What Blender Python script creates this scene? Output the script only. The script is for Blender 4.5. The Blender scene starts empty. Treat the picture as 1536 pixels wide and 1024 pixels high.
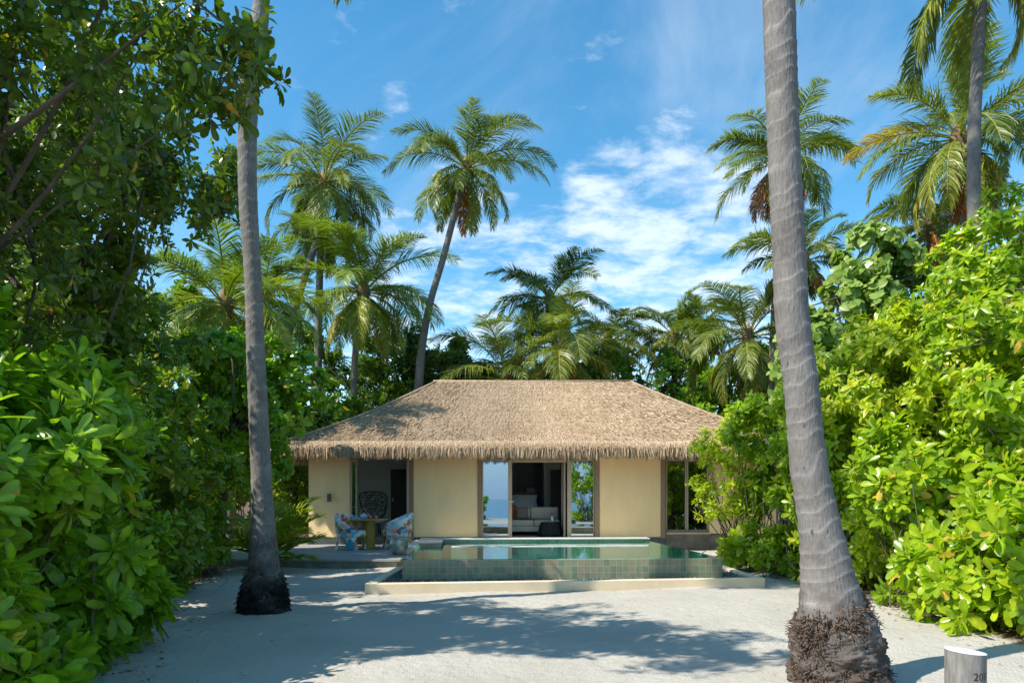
import bpy, math, random
import numpy as np
from mathutils import Vector
random.seed(7)
rs = np.random.RandomState(7)
R = math.radians
S = bpy.context.scene
COL = S.collection

# ------------------------------------------------------------------ camera, sky, sun, exposure
CH = 1.38                     # eye height
FPX = 1024.0                  # focal length in photo pixels (24 mm lens, 1536 px wide)
cam = bpy.data.cameras.new('camera'); camo = bpy.data.objects.new('camera', cam); COL.objects.link(camo)
camo.location = (0, 0, CH); camo.rotation_euler = (R(90), 0, 0)
cam.sensor_width = 36; cam.lens = 24; cam.shift_y = 236/1536
cam.clip_start = .05; cam.clip_end = 8000
S.camera = camo
SUN_EL = 47.5
sv = Vector((-.904*math.cos(R(SUN_EL)), -.428*math.cos(R(SUN_EL)), math.sin(R(SUN_EL)))).normalized()
sl = bpy.data.lights.new('sun', 'SUN'); sl.energy = 3.9; sl.angle = R(.53); sl.color = (1, .94, .83)
so = bpy.data.objects.new('sun', sl); COL.objects.link(so)
so.rotation_euler = sv.to_track_quat('Z', 'Y').to_euler(); so.location = (-20, -10, 30)
S.view_settings.view_transform = 'Standard'; S.view_settings.look = 'None'
S.view_settings.exposure = 0.93; S.view_settings.gamma = 1
S.view_settings.use_curve_mapping = False

def build_world():
    w = bpy.data.worlds.new('World'); S.world = w; w.use_nodes = True
    nt = w.node_tree; nt.nodes.clear(); N = nt.nodes.new; L = nt.links.new
    out = N('ShaderNodeOutputWorld'); bg = N('ShaderNodeBackground'); bg.inputs[1].default_value = .13
    sky = N('ShaderNodeTexSky'); sky.sky_type = 'NISHITA'; sky.sun_disc = False
    sky.sun_elevation = R(SUN_EL); sky.sun_rotation = math.atan2(sv.x, sv.y)
    sky.air_density = 1.0; sky.dust_density = .25; sky.ozone_density = 1.6
    hsv = N('ShaderNodeHueSaturation'); hsv.inputs['Hue'].default_value = .485
    hsv.inputs['Saturation'].default_value = 1.32; hsv.inputs['Value'].default_value = .98
    L(sky.outputs[0], hsv.inputs['Color'])
    geo = N('ShaderNodeTexCoord')
    sep = N('ShaderNodeSeparateXYZ'); L(geo.outputs['Generated'], sep.inputs[0])
    def math_(op, a, b=None, clamp=False):
        m = N('ShaderNodeMath'); m.operation = op; m.use_clamp = clamp
        for i, v in enumerate((a, b)):
            if v is None: continue
            if isinstance(v, (int, float)): m.inputs[i].default_value = v
            else: L(v, m.inputs[i])
        return m.outputs[0]
    zc = math_('MAXIMUM', sep.outputs[2], 0.0)
    den = math_('ADD', zc, .16)
    px = math_('DIVIDE', sep.outputs[0], den); py = math_('DIVIDE', sep.outputs[1], den)
    cb = N('ShaderNodeCombineXYZ'); L(px, cb.inputs[0]); L(py, cb.inputs[1])
    def noise(scale, det, rough, dist, off, stretch=(1, 1, 1), rot=0):
        mp = N('ShaderNodeMapping'); mp.inputs['Location'].default_value = off
        mp.inputs['Scale'].default_value = stretch; mp.inputs['Rotation'].default_value = (0, 0, rot)
        L(cb.outputs[0], mp.inputs[0])
        n = N('ShaderNodeTexNoise'); n.inputs['Scale'].default_value = scale; n.inputs['Detail'].default_value = det
        n.inputs['Roughness'].default_value = rough; n.inputs['Distortion'].default_value = dist
        L(mp.outputs[0], n.inputs[0]); return n.outputs[0]
    def ramp(v, a, b):
        r = N('ShaderNodeMapRange'); r.interpolation_type = 'SMOOTHSTEP'
        L(v, r.inputs[0]); r.inputs[1].default_value = a; r.inputs[2].default_value = b
        return r.outputs[0]
    def lobe(x, y, z, a, b):
        d = Vector((x, y, z)).normalized()
        vm = N('ShaderNodeVectorMath'); vm.operation = 'DOT_PRODUCT'
        nrm = N('ShaderNodeVectorMath'); nrm.operation = 'NORMALIZE'
        L(geo.outputs['Generated'], nrm.inputs[0]); L(nrm.outputs[0], vm.inputs[0]); vm.inputs[1].default_value = d
        return ramp(vm.outputs['Value'], a, b)
    puffs = noise(6.5, 9, .60, .25, (3.1, 1.7, 0), (1.0, 1.25, 1))
    big = noise(.9, 3, .5, .2, (9.1, 4.2, 0))
    wisp = noise(1.3, 7, .62, .9, (1.3, 5.2, 2), (1.0, .38, 1), .5)
    # cumulus field low over the palms, right of centre
    low = lobe(.22, 1, .31, .968, .996)
    low2 = lobe(-.08, 1, .26, .97, .996)
    lowm = math_('MAXIMUM', low, math_('MULTIPLY', low2, .75))
    thr = math_('ADD', puffs, math_('MULTIPLY', lowm, .26))
    thr = math_('ADD', thr, math_('MULTIPLY', math_('SUBTRACT', big, .5), .22))
    c1 = ramp(thr, .57, .92)
    c2 = math_('MULTIPLY', ramp(wisp, .46, .82), .34)
    hz = math_('MULTIPLY', ramp(sep.outputs[2], .30, .0), .10)
    c = math_('MAXIMUM', math_('MULTIPLY', c1, .74), c2)
    c = math_('MAXIMUM', c, hz)
    mix = N('ShaderNodeMix'); mix.data_type = 'RGBA'
    L(c, mix.inputs[0]); L(hsv.outputs[0], mix.inputs[6]); mix.inputs[7].default_value = (4.6, 5.0, 5.4, 1)
    hzb = N('ShaderNodeMix'); hzb.data_type = 'RGBA'; L(math_('MULTIPLY', ramp(sep.outputs[2], .16, .0), .85), hzb.inputs[0])
    L(mix.outputs[2], hzb.inputs[6]); hzb.inputs[7].default_value = (1.35, 2.7, 4.4, 1)
    L(hzb.outputs[2], bg.inputs[0]); L(bg.outputs[0], out.inputs[0])
build_world()
S.cycles.max_bounces = 8; S.cycles.transparent_max_bounces = 12; S.cycles.use_denoising = True

# ------------------------------------------------------------------ helpers
def tag(o, label=None, cat=None, group=None, kind=None):
    if label: o['label'] = label
    if cat: o['category'] = cat
    if group: o['group'] = group
    if kind: o['kind'] = kind
    return o
def empty(name, loc, label, cat, group=None):
    o = bpy.data.objects.new(name, None); COL.objects.link(o); o.location = loc
    o.empty_display_size = .1
    return tag(o, label, cat, group)
def link_mesh(name, V, F, mat, parent=None, rnd=None, smooth=False, mats=None):
    """V (n,3) world coordinates, F list of index tuples or (m,k) array"""
    V = np.asarray(V, dtype=np.float64).reshape(-1, 3)
    if parent is not None:
        org = np.zeros(3); p = parent
        while p is not None: org = org+np.array(p.location); p = p.parent
    else:
        lo, hi = V.min(0), V.max(0); org = np.array([(lo[0]+hi[0])/2, (lo[1]+hi[1])/2, lo[2]])
    me = bpy.data.meshes.new(name)
    if isinstance(F, np.ndarray):
        m, k = F.shape
        me.vertices.add(len(V)); me.vertices.foreach_set('co', (V-org).astype(np.float32).ravel())
        me.loops.add(m*k); me.loops.foreach_set('vertex_index', F.astype(np.int32).ravel())
        me.polygons.add(m); me.polygons.foreach_set('loop_start', np.arange(0, m*k, k, dtype=np.int32))
        me.polygons.foreach_set('loop_total', np.full(m, k, dtype=np.int32))
        me.update(calc_edges=True)
    else:
        me.from_pydata([tuple(v) for v in (V-org)], [], F); me.update()
    if rnd is not None:
        a = me.attributes.new('rnd', 'FLOAT', 'POINT'); a.data.foreach_set('value', np.asarray(rnd, dtype=np.float32))
    if smooth: me.polygons.foreach_set('use_smooth', np.ones(len(me.polygons), dtype=bool))
    me.materials.append(mat)
    o = bpy.data.objects.new(name, me); COL.objects.link(o)
    if parent is not None:
        o.parent = parent
    else: o.location = org
    return o
class MB:
    def __init__(s): s.v = []; s.f = []
    def add(s, vs, fs):
        b = len(s.v); s.v += [tuple(map(float, v)) for v in vs]; s.f += [tuple(b+i for i in f) for f in fs]; return s
    def box(s, x0, x1, y0, y1, z0, z1):
        vs = [(x, y, z) for z in (z0, z1) for y in (y0, y1) for x in (x0, x1)]
        return s.add(vs, [(0, 2, 3, 1), (4, 5, 7, 6), (0, 1, 5, 4), (2, 6, 7, 3), (0, 4, 6, 2), (1, 3, 7, 5)])
    def prism(s, pts, z0, z1):
        n = len(pts); vs = [(x, y, z0) for x, y in pts]+[(x, y, z1) for x, y in pts]
        return s.add(vs, [tuple(range(n-1, -1, -1)), tuple(range(n, 2*n))]+[(i, (i+1) % n, n+(i+1) % n, n+i) for i in range(n)])
    def tube(s, P, rad, n=8, cap=True):
        P = [Vector(p) for p in P]; m = len(P)
        if isinstance(rad, (int, float)): rad = [rad]*m
        ref = Vector((0, 0, 1)) if abs((P[-1]-P[0]).normalized().z) < .9 else Vector((1, 0, 0))
        vs = []
        for i, p in enumerate(P):
            t = (P[min(i+1, m-1)]-P[max(i-1, 0)]).normalized(); a = t.cross(ref).normalized(); b = t.cross(a)
            for k in range(n):
                q = 2*math.pi*k/n; vs.append(p+rad[i]*(math.cos(q)*a+math.sin(q)*b))
        fs = [(i*n+k, i*n+(k+1) % n, (i+1)*n+(k+1) % n, (i+1)*n+k) for i in range(m-1) for k in range(n)]
        if cap: fs += [tuple(range(n-1, -1, -1)), tuple((m-1)*n+k for k in range(n))]
        return s.add(vs, fs)
    def lathe(s, prof, c, n=24):
        m = len(prof); vs = [(c[0]+r*math.cos(2*math.pi*k/n), c[1]+r*math.sin(2*math.pi*k/n), c[2]+z) for r, z in prof for k in range(n)]
        return s.add(vs, [(i*n+k, i*n+(k+1) % n, (i+1)*n+(k+1) % n, (i+1)*n+k) for i in range(m-1) for k in range(n)])
    def build(s, name, mat, parent=None, smooth=False, bevel=0, seg=2):
        o = link_mesh(name, s.v, s.f, mat, parent, smooth=smooth)
        if bevel:
            b = o.modifiers.new('b', 'BEVEL'); b.width = bevel; b.segments = seg; b.limit_method = 'ANGLE'; b.angle_limit = R(50)
        return o
def X(px, Y): return (px-768)/FPX*Y
def Z(py, Y): return CH-(py-748)/FPX*Y
def gY(py, h=0): return FPX*(CH-h)/(py-748)

# ------------------------------------------------------------------ materials
def newmat(name):
    m = bpy.data.materials.new(name); m.use_nodes = True; nt = m.node_tree
    b = nt.nodes['Principled BSDF']; return m, nt, b, nt.nodes.new, nt.links.new
def mat(name, col, rough=.6, metal=0, bump=0, bscale=40, var=0, vscale=3, spec=.5, stretch=(1, 1, 1), col2=None, det=5):
    m, nt, b, N, L = newmat(name)
    b.inputs['Roughness'].default_value = rough; b.inputs['Metallic'].default_value = metal
    b.inputs['Specular IOR Level'].default_value = spec
    tc = N('ShaderNodeTexCoord'); mp = N('ShaderNodeMapping'); mp.inputs['Scale'].default_value = stretch
    L(tc.outputs['Object'], mp.inputs[0])
    if var or col2:
        n = N('ShaderNodeTexNoise'); n.inputs['Scale'].default_value = vscale; n.inputs['Detail'].default_value = det; n.inputs['Roughness'].default_value = .6
        L(mp.outputs[0], n.inputs[0])
        r = N('ShaderNodeValToRGB'); r.color_ramp.elements[0].position = .32; r.color_ramp.elements[1].position = .68
        c2 = col2 or tuple(min(1, c*(1+var)) for c in col)
        c1 = col if col2 else tuple(c*(1-var) for c in col)
        r.color_ramp.elements[0].color = (*c1, 1); r.color_ramp.elements[1].color = (*c2, 1)
        L(n.outputs[0], r.inputs[0]); L(r.outputs[0], b.inputs['Base Color'])
    else: b.inputs['Base Color'].default_value = (*col, 1)
    if bump:
        n2 = N('ShaderNodeTexNoise'); n2.inputs['Scale'].default_value = bscale; n2.inputs['Detail'].default_value = 5
        L(mp.outputs[0], n2.inputs[0])
        bp = N('ShaderNodeBump'); bp.inputs['Strength'].default_value = bump; bp.inputs['Distance'].default_value = .02
        L(n2.outputs[0], bp.inputs['Height']); L(bp.outputs[0], b.inputs['Normal'])
    return m
def leafmat(name, stops, rough=.38, trans=.32, spec=.5, tgain=1.5):
    """stops: (pos, colour) along the per-leaf attribute rnd"""
    m, nt, b, N, L = newmat(name)
    at = N('ShaderNodeAttribute'); at.attribute_name = 'rnd'
    r = N('ShaderNodeValToRGB'); e = r.color_ramp.elements
    while len(e) < len(stops): e.new(.5)
    for i, (p, c) in enumerate(stops): e[i].position = p; e[i].color = (*c, 1)
    L(at.outputs['Fac'], r.inputs[0])
    tc = N('ShaderNodeTexCoord'); n = N('ShaderNodeTexNoise'); n.inputs['Scale'].default_value = 9; n.inputs['Detail'].default_value = 3
    L(tc.outputs['Object'], n.inputs[0])
    mr = N('ShaderNodeMapRange'); mr.inputs[1].default_value = .3; mr.inputs[2].default_value = .7; mr.inputs[3].default_value = .72; mr.inputs[4].default_value = 1.25
    L(n.outputs[0], mr.inputs[0])
    vm = N('ShaderNodeVectorMath'); vm.operation = 'SCALE'; L(r.outputs[0], vm.inputs[0]); L(mr.outputs[0], vm.inputs['Scale'])
    L(vm.outputs[0], b.inputs['Base Color'])
    b.inputs['Roughness'].default_value = rough; b.inputs['Specular IOR Level'].default_value = spec
    t = N('ShaderNodeBsdfTranslucent'); v2 = N('ShaderNodeVectorMath'); v2.operation = 'MULTIPLY'
    v2.inputs[1].default_value = (tgain*1.05, tgain*1.1, tgain*.45); L(vm.outputs[0], v2.inputs[0]); L(v2.outputs[0], t.inputs[0])
    mx = N('ShaderNodeMixShader'); mx.inputs[0].default_value = trans
    L(b.outputs[0], mx.inputs[1]); L(t.outputs[0], mx.inputs[2]); L(mx.outputs[0], nt.nodes['Material Output'].inputs[0])
    return m
M = {}
M['stem'] = mat('stem', (.085, .08, .035), .8, var=.4, vscale=8)
M['darkbark'] = mat('dark bark', (.10, .08, .06), .9, bump=.6, bscale=30, var=.4, vscale=6)
M['twig'] = mat('twig', (.16, .17, .05), .7, var=.3)
M['leaf_bright'] = leafmat('bright leaves', [(0, (.13, .235, .008)), (.4, (.235, .37, .010)), (.75, (.38, .49, .014)), (.93, (.54, .57, .03)), (1, (.62, .38, .06))], .30, .46)
M['leaf_lime'] = leafmat('lime leaves', [(0, (0.220, 0.330, 0.011)), (.5, (0.396, 0.495, 0.015)), (.85, (0.550, 0.572, 0.033)), (1, (0.620, 0.506, 0.066))], .4, .44)
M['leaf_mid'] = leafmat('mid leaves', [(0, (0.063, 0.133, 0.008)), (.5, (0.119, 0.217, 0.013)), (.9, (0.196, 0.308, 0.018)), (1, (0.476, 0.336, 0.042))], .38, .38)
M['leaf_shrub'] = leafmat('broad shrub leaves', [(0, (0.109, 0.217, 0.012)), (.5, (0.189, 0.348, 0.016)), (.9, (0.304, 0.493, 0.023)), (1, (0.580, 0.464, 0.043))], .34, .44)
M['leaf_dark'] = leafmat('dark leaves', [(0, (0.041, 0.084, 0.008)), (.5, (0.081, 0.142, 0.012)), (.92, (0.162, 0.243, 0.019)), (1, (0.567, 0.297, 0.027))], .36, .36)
M['leaf_round'] = leafmat('round leaves', [(0, (.17, .27, .05)), (.6, (.27, .38, .08)), (1, (.40, .48, .13))], .30, .38)
M['frond'] = leafmat('palm fronds', [(0, (0.057, 0.098, 0.014)), (.35, (0.121, 0.172, 0.023)), (.62, (0.230, 0.270, 0.034)), (.78, (0.391, 0.356, 0.057)), (.9, (0.483, 0.253, 0.057)), (1, (0.391, 0.138, 0.034))], .42, .32, tgain=1.7)
M['frond_bright'] = leafmat('young palm fronds', [(0, (.08, .14, .012)), (.4, (.16, .24, .018)), (.7, (.27, .33, .03)), (1, (.40, .36, .05))], .40, .34, tgain=1.6)
M['coconut'] = mat('coconut husk', (.12, .13, .03), .6, var=.4, vscale=12)
M['sheath'] = mat('palm fibre', (.20, .13, .06), .9, bump=.5, var=.5, vscale=14)

def bark(name, c1, c2, ring=.55, lscale=1.0, low=None, lowz=(.2, 1.2)):
    m, nt, b, N, L = newmat(name); b.inputs['Roughness'].default_value = .9; b.inputs['Specular IOR Level'].default_value = .2
    tc = N('ShaderNodeTexCoord')
    n = N('ShaderNodeTexNoise'); n.inputs['Scale'].default_value = 5; n.inputs['Detail'].default_value = 8; n.inputs['Roughness'].default_value = .65
    L(tc.outputs['Object'], n.inputs[0])
    mp = N('ShaderNodeMapping'); mp.inputs['Scale'].default_value = (60, 60, 14); L(tc.outputs['Object'], mp.inputs[0])
    fib = N('ShaderNodeTexNoise'); fib.inputs['Scale'].default_value = 1; fib.inputs['Detail'].default_value = 6; L(mp.outputs[0], fib.inputs[0])
    r = N('ShaderNodeValToRGB'); r.color_ramp.elements[0].position = .3; r.color_ramp.elements[1].position = .7
    r.color_ramp.elements[0].color = (*c1, 1); r.color_ramp.elements[1].color = (*c2, 1)
    mxn = N('ShaderNodeMath'); mxn.operation = 'MULTIPLY_ADD'; mxn.inputs[1].default_value = .42
    L(fib.outputs[0], mxn.inputs[0])
    mq = N('ShaderNodeMapping'); mq.inputs['Scale'].default_value = (22, 22, 9); L(tc.outputs['Object'], mq.inputs[0])
    nk = N('ShaderNodeTexNoise'); nk.inputs['Scale'].default_value = 1; nk.inputs['Detail'].default_value = 3; L(mq.outputs[0], nk.inputs[0])
    nr = N('ShaderNodeMapRange'); nr.inputs[1].default_value = .68; nr.inputs[2].default_value = .73; nr.inputs[4].default_value = .75; L(nk.outputs[0], nr.inputs[0])
    h = N('ShaderNodeMath'); h.operation = 'MULTIPLY'; h.inputs[1].default_value = .62; L(n.outputs[0], h.inputs[0]); L(h.outputs[0], mxn.inputs[2])
    L(mxn.outputs[0], r.inputs[0])
    # pale leaf-scar lines from the ring attribute
    at = N('ShaderNodeAttribute'); at.attribute_name = 'rnd'
    rr = N('ShaderNodeMapRange'); rr.inputs[1].default_value = .80; rr.inputs[2].default_value = .97; L(at.outputs['Fac'], rr.inputs[0])
    k = N('ShaderNodeMath'); k.operation = 'MULTIPLY'; L(rr.outputs[0], k.inputs[0])
    nn = N('ShaderNodeMapRange'); nn.inputs[1].default_value = .35; nn.inputs[2].default_value = .6; nn.inputs[4].default_value = ring
    L(n.outputs[0], nn.inputs[0]); L(nn.outputs[0], k.inputs[1])
    mx = N('ShaderNodeMix'); mx.data_type = 'RGBA'; L(k.outputs[0], mx.inputs[0]); L(r.outputs[0], mx.inputs[6])
    mx.inputs[7].default_value = (*[min(1, c*1.35+.04) for c in c2], 1)
    dk = N('ShaderNodeMix'); dk.data_type = 'RGBA'; L(nr.outputs[0], dk.inputs[0]); L(mx.outputs[2], dk.inputs[6]); dk.inputs[7].default_value = (c1[0]*.3, c1[1]*.28, c1[2]*.26, 1)
    col = dk.outputs[2]
    if low:
        sp = N('ShaderNodeSeparateXYZ'); L(tc.outputs['Object'], sp.inputs[0])
        ad = N('ShaderNodeMath'); ad.operation = 'MULTIPLY_ADD'; ad.inputs[1].default_value = 1.6; L(n.outputs[0], ad.inputs[0]); L(sp.outputs[2], ad.inputs[2])
        lr = N('ShaderNodeMapRange'); lr.inputs[1].default_value = lowz[0]+.8; lr.inputs[2].default_value = lowz[1]+.8; lr.inputs[3].default_value = 1; lr.inputs[4].default_value = 0
        L(ad.outputs[0], lr.inputs[0])
        m2 = N('ShaderNodeMix'); m2.data_type = 'RGBA'; L(lr.outputs[0], m2.inputs[0]); L(col, m2.inputs[6]); m2.inputs[7].default_value = (*low, 1); col = m2.outputs[2]
    L(col, b.inputs['Base Color'])
    bp = N('ShaderNodeBump'); bp.inputs['Strength'].default_value = 1.0; bp.inputs['Distance'].default_value = .02
    L(mxn.outputs[0], bp.inputs['Height']); L(bp.outputs[0], b.inputs['Normal'])
    return m
M['bark_grey'] = bark('grey palm bark', (.10, .09, .083), (.235, .215, .20), ring=.55)
M['bark_bole'] = bark('grey palm bark over brown root mat', (.10, .09, .083), (.235, .215, .20), ring=.5, low=(.085, .064, .052), lowz=(.12, .85))
M['bark_dark'] = bark('grey palm bark with dark wet foot', (.10, .09, .082), (.24, .225, .205), ring=.55, low=(.022, .020, .018), lowz=(.15, 1.0))
M['bark_far'] = bark('far palm bark', (.12, .105, .09), (.22, .20, .175))
M['root'] = mat('brown root fibre', (.045, .028, .018), .95, bump=.8, bscale=40, col2=(.21, .15, .11), vscale=22)

# ------------------------------------------------------------------ foliage generators
def norm(a): return a/np.maximum(np.linalg.norm(a, axis=-1, keepdims=True), 1e-9)
def tmpl_hi(w=.24, fold=.05, curl=.16, shape='ob'):
    st = [(0, .035), (.22, .10), (.5, .78), (.78, 1.0), (.95, .55)] if shape == 'ob' else \
         [(0, .1), (.12, .62), (.38, 1.0), (.7, .72), (1, .04)] if shape == 'ov' else \
         [(0, .25), (.12, .95), (.4, 1.05), (.75, .8), (1, .05)]
    v = []
    for t, k in st:
        z = -curl*t*t
        v += [(-w*k, t, z+fold*k), (0, t+(.04 if t > .9 else 0), z), (w*k, t, z+fold*k)]
    f = [(3*i+j, 3*i+j+1, 3*i+j+4, 3*i+j+3) for i in range(4) for j in range(2)]
    return np.array(v), np.array(f)
def tmpl_lo(w=.24, curl=.15):
    v = [(-w*.15, 0, 0), (w*.15, 0, 0), (w, .55, -.04), (-w, .55, -.04), (w*.35, 1, -curl), (-w*.35, 1, -curl)]
    return np.array(v), np.array([(0, 1, 2, 3), (3, 2, 4, 5)])
def place_leaves(P, D, Nn, size, rnd, tm):
    tv, tf = tm; n = len(P)
    D = norm(D); Xx = norm(np.cross(D, Nn)); Zz = np.cross(Xx, D)
    V = P[:, None]+size[:, None, None]*(tv[None, :, 0:1]*Xx[:, None]+tv[None, :, 1:2]*D[:, None]+tv[None, :, 2:3]*Zz[:, None])
    F = tf[None]+(np.arange(n)*len(tv))[:, None, None]
    R_ = np.repeat(rnd[:, None], len(tv), 1)
    if len(tv) == 15: R_ = np.where((np.arange(15) % 3 == 1)[None] & (R_ < .93), np.minimum(R_+.13, .93), R_-.03*(R_ < .93))
    return V.reshape(-1, 3), F.reshape(-1, 4), R_.ravel()
def rosettes(Pc, Dc, K, size, tm, rng, tight=(.45, 1.75), droop=.15, bias=0.0, yellow=.015):
    n = len(Pc); Dc = norm(Dc)
    up = np.where(np.abs(Dc[:, 2:3]) < .9, np.array([[0, 0, 1.]]), np.array([[1., 0, 0]]))
    U = norm(np.cross(Dc, up)); W = np.cross(Dc, U)
    i = np.arange(K)[None]; t = (i+.5)/K
    az = i*2.39996+rng.rand(n, 1)*6.28+rng.normal(0, .25, (n, K))
    pol = tight[0]+(tight[1]-tight[0])*t+rng.normal(0, .14, (n, K))
    rad = np.cos(az)[..., None]*U[:, None]+np.sin(az)[..., None]*W[:, None]
    D = np.cos(pol)[..., None]*Dc[:, None]+np.sin(pol)[..., None]*rad
    D[..., 2] -= droop*rng.rand(n, K)
    Nn = Dc[:, None]*np.sin(pol)[..., None]-rad*np.cos(pol)[..., None]+rng.normal(0, .22, (n, K, 3))
    P = Pc[:, None]-Dc[:, None]*(t[..., None]*size*.45)
    sz = size*(.55+.5*np.sqrt(t))*(.68+.6*rng.rand(n, K))*(.72+.52*rng.rand(n, 1))
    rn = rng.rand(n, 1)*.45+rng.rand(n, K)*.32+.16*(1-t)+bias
    rn = np.clip(rn, 0, .93); rn = np.where(rng.rand(n, K) < yellow, .99, rn)
    return place_leaves(P.reshape(-1, 3), D.reshape(-1, 3), Nn.reshape(-1, 3), sz.ravel(), rn.ravel(), tm)
def clusters(blobs, n, rng, clump=.30, zmin=.06, shell=(.62, 1.0), upb=.35):
    """cluster points on lumpy clumps spread over ellipsoids; returns points, outward directions, clump centres"""
    blobs = [(np.array(c, float), np.array(r if hasattr(r, '__len__') else (r, r, r), float)) for c, r in blobs]
    area = np.array([(r[0]*r[1])**.5*r[2]+r[0]*r[1] for c, r in blobs]); area /= area.sum()
    P = []; D = []; CC = []
    for (c, r), a in zip(blobs, area):
        m = max(6, int(n*a)); nc = max(4, int(3.2/clump**2*.45*1.6))
        d = norm(rng.normal(size=(nc, 3))); k = shell[0]+(shell[1]-shell[0])*rng.rand(nc, 1)**.6
        cc = c+d*r*k; rr = clump*r.mean()*(.55+.75*rng.rand(nc))
        w = np.clip(rr**2, 0, None); w /= w.sum()
        idx = rng.choice(nc, m, p=w)
        d2 = norm(rng.normal(size=(m, 3))+.55*d[idx]+np.array([0, 0, .25]))
        p = cc[idx]+d2*rr[idx][:, None]*(.55+.5*rng.rand(m, 1))
        P.append(p); D.append(norm(d2+.5*d[idx]+np.array([-.30, -.18, upb]))); CC.append(np.repeat(c[None], m, 0))
    P = np.concatenate(P); D = np.concatenate(D); CC = np.concatenate(CC)
    ok = P[:, 2] > zmin
    return P[ok], D[ok], CC[ok]
def tubes(A, B, r0, r1, rng, seg=4, sides=4, sag=.12):
    """many thin curved stems as one mesh"""
    n = len(A); t = np.linspace(0, 1, seg+1)[None, :, None]
    L_ = np.linalg.norm(B-A, axis=1)[:, None, None]
    bend = rng.normal(0, sag, (n, 1, 3))*L_; 
    P = A[:, None]*(1-t)+B[:, None]*t+bend*(t*(1-t))*2
    T = norm(np.gradient(P, axis=1)); ref = np.where(np.abs(T[..., 2:3]) < .85, np.array([0, 0, 1.]), np.array([1., 0, 0]))
    U = norm(np.cross(T, ref)); W = np.cross(T, U)
    q = np.arange(sides)*2*np.pi/sides
    rad = (np.broadcast_to(r0, (n,))[:, None]*(1-t[..., 0])+np.broadcast_to(r1, (n,))[:, None]*t[..., 0])[..., None, None]
    V = P[:, :, None]+rad*(np.cos(q)[None, None, :, None]*U[:, :, None]+np.sin(q)[None, None, :, None]*W[:, :, None])
    base = (np.arange(n)*(seg+1)*sides)[:, None, None]
    i = np.arange(seg)[None, :, None]; k = np.arange(sides)[None, None]
    k2 = (k+1) % sides
    F = np.stack([base+i*sides+k, base+i*sides+k2, base+(i+1)*sides+k2, base+(i+1)*sides+k], -1).reshape(-1, 4)
    return V.reshape(-1, 3), F
def join(parts):
    Vs, Fs, Rs = [], [], []; b = 0
    for p in parts:
        Vs.append(p[0]); Fs.append(p[1]+b); b += len(p[0])
        Rs.append(p[2] if len(p) > 2 else np.zeros(len(p[0])))
    return np.concatenate(Vs), np.concatenate(Fs), np.concatenate(Rs)
LONG_HI = tmpl_hi(.15, curl=.20, fold=.04)
OB_HI, OV_HI, HEART = tmpl_hi(.185), tmpl_hi(.22, shape='ov', curl=.2), tmpl_hi(.42, shape='he', curl=.1, fold=.06)
OB_LO, RD_LO = tmpl_lo(.22), tmpl_lo(.36)
def shrub(name, label, cat, base, blobs, n, K, size, tm, lm, seed, stems=60, group=None, stem_r=.012, clump=.3, tight=(.45, 1.75),
          bias=0., yellow=.015, shell=(.62, 1.), stemname='stem', crownname='foliage', trunk=None, smat='stem', droop=.15, basespread=.35, upb=.35, twigs=.25):
    yellow = max(yellow, .022) if lm != 'leaf_dark' else yellow
    rng = np.random.RandomState(seed)
    root = empty(name, base, label, cat, group)
    P, D, CC = clusters(blobs, n, rng, clump, shell=shell, upb=upb)
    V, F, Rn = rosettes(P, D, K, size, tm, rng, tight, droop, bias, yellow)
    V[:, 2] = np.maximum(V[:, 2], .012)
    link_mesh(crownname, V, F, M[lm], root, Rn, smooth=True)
    parts = []
    b = np.array(base, float)
    if trunk:                                   # trunk path + limbs reaching towards the clumps
        mb = MB(); mb.tube([Vector(p) for p, r in trunk], [r for p, r in trunk], 10)
        top = np.array(trunk[-1][0]); parts.append((np.array(mb.v), np.array([f for f in mb.f if len(f) == 4])))
        pts = np.array([p for p, r in trunk[1:]])
        nl = stems; idx = rng.choice(len(P), min(nl, len(P)), replace=False)
        A = pts[rng.randint(0, len(pts), len(idx))]; B = P[idx]
        parts.append(tubes(A, B, stem_r*(1+1.5*rng.rand(len(idx))), .006, rng, 6, 5, .16))
    else:
        idx = rng.choice(len(P), min(stems, len(P)), replace=False)
        A = b+np.c_[rng.normal(0, basespread, (len(idx), 2)), np.zeros(len(idx))]
        parts.append(tubes(A, P[idx]-D[idx]*.02, stem_r*(.7+.8*rng.rand(len(idx))), .004, rng, 6, 5, .12))
    m = int(len(P)*twigs)
    if m:
        idx = rng.choice(len(P), m, replace=False)
        A = P[idx]-D[idx]*size*(1.2+1.6*rng.rand(m, 1))+rng.normal(0, .05, (m, 3))
        A[:, 2] = np.maximum(A[:, 2], .01)
        parts.append(tubes(A, P[idx], .007, .004, rng, 2, 3, .06))
    V, F, _ = join(parts)
    link_mesh('trunk' if trunk else stemname, V, F, M[smat], root, smooth=True)
    return root

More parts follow.
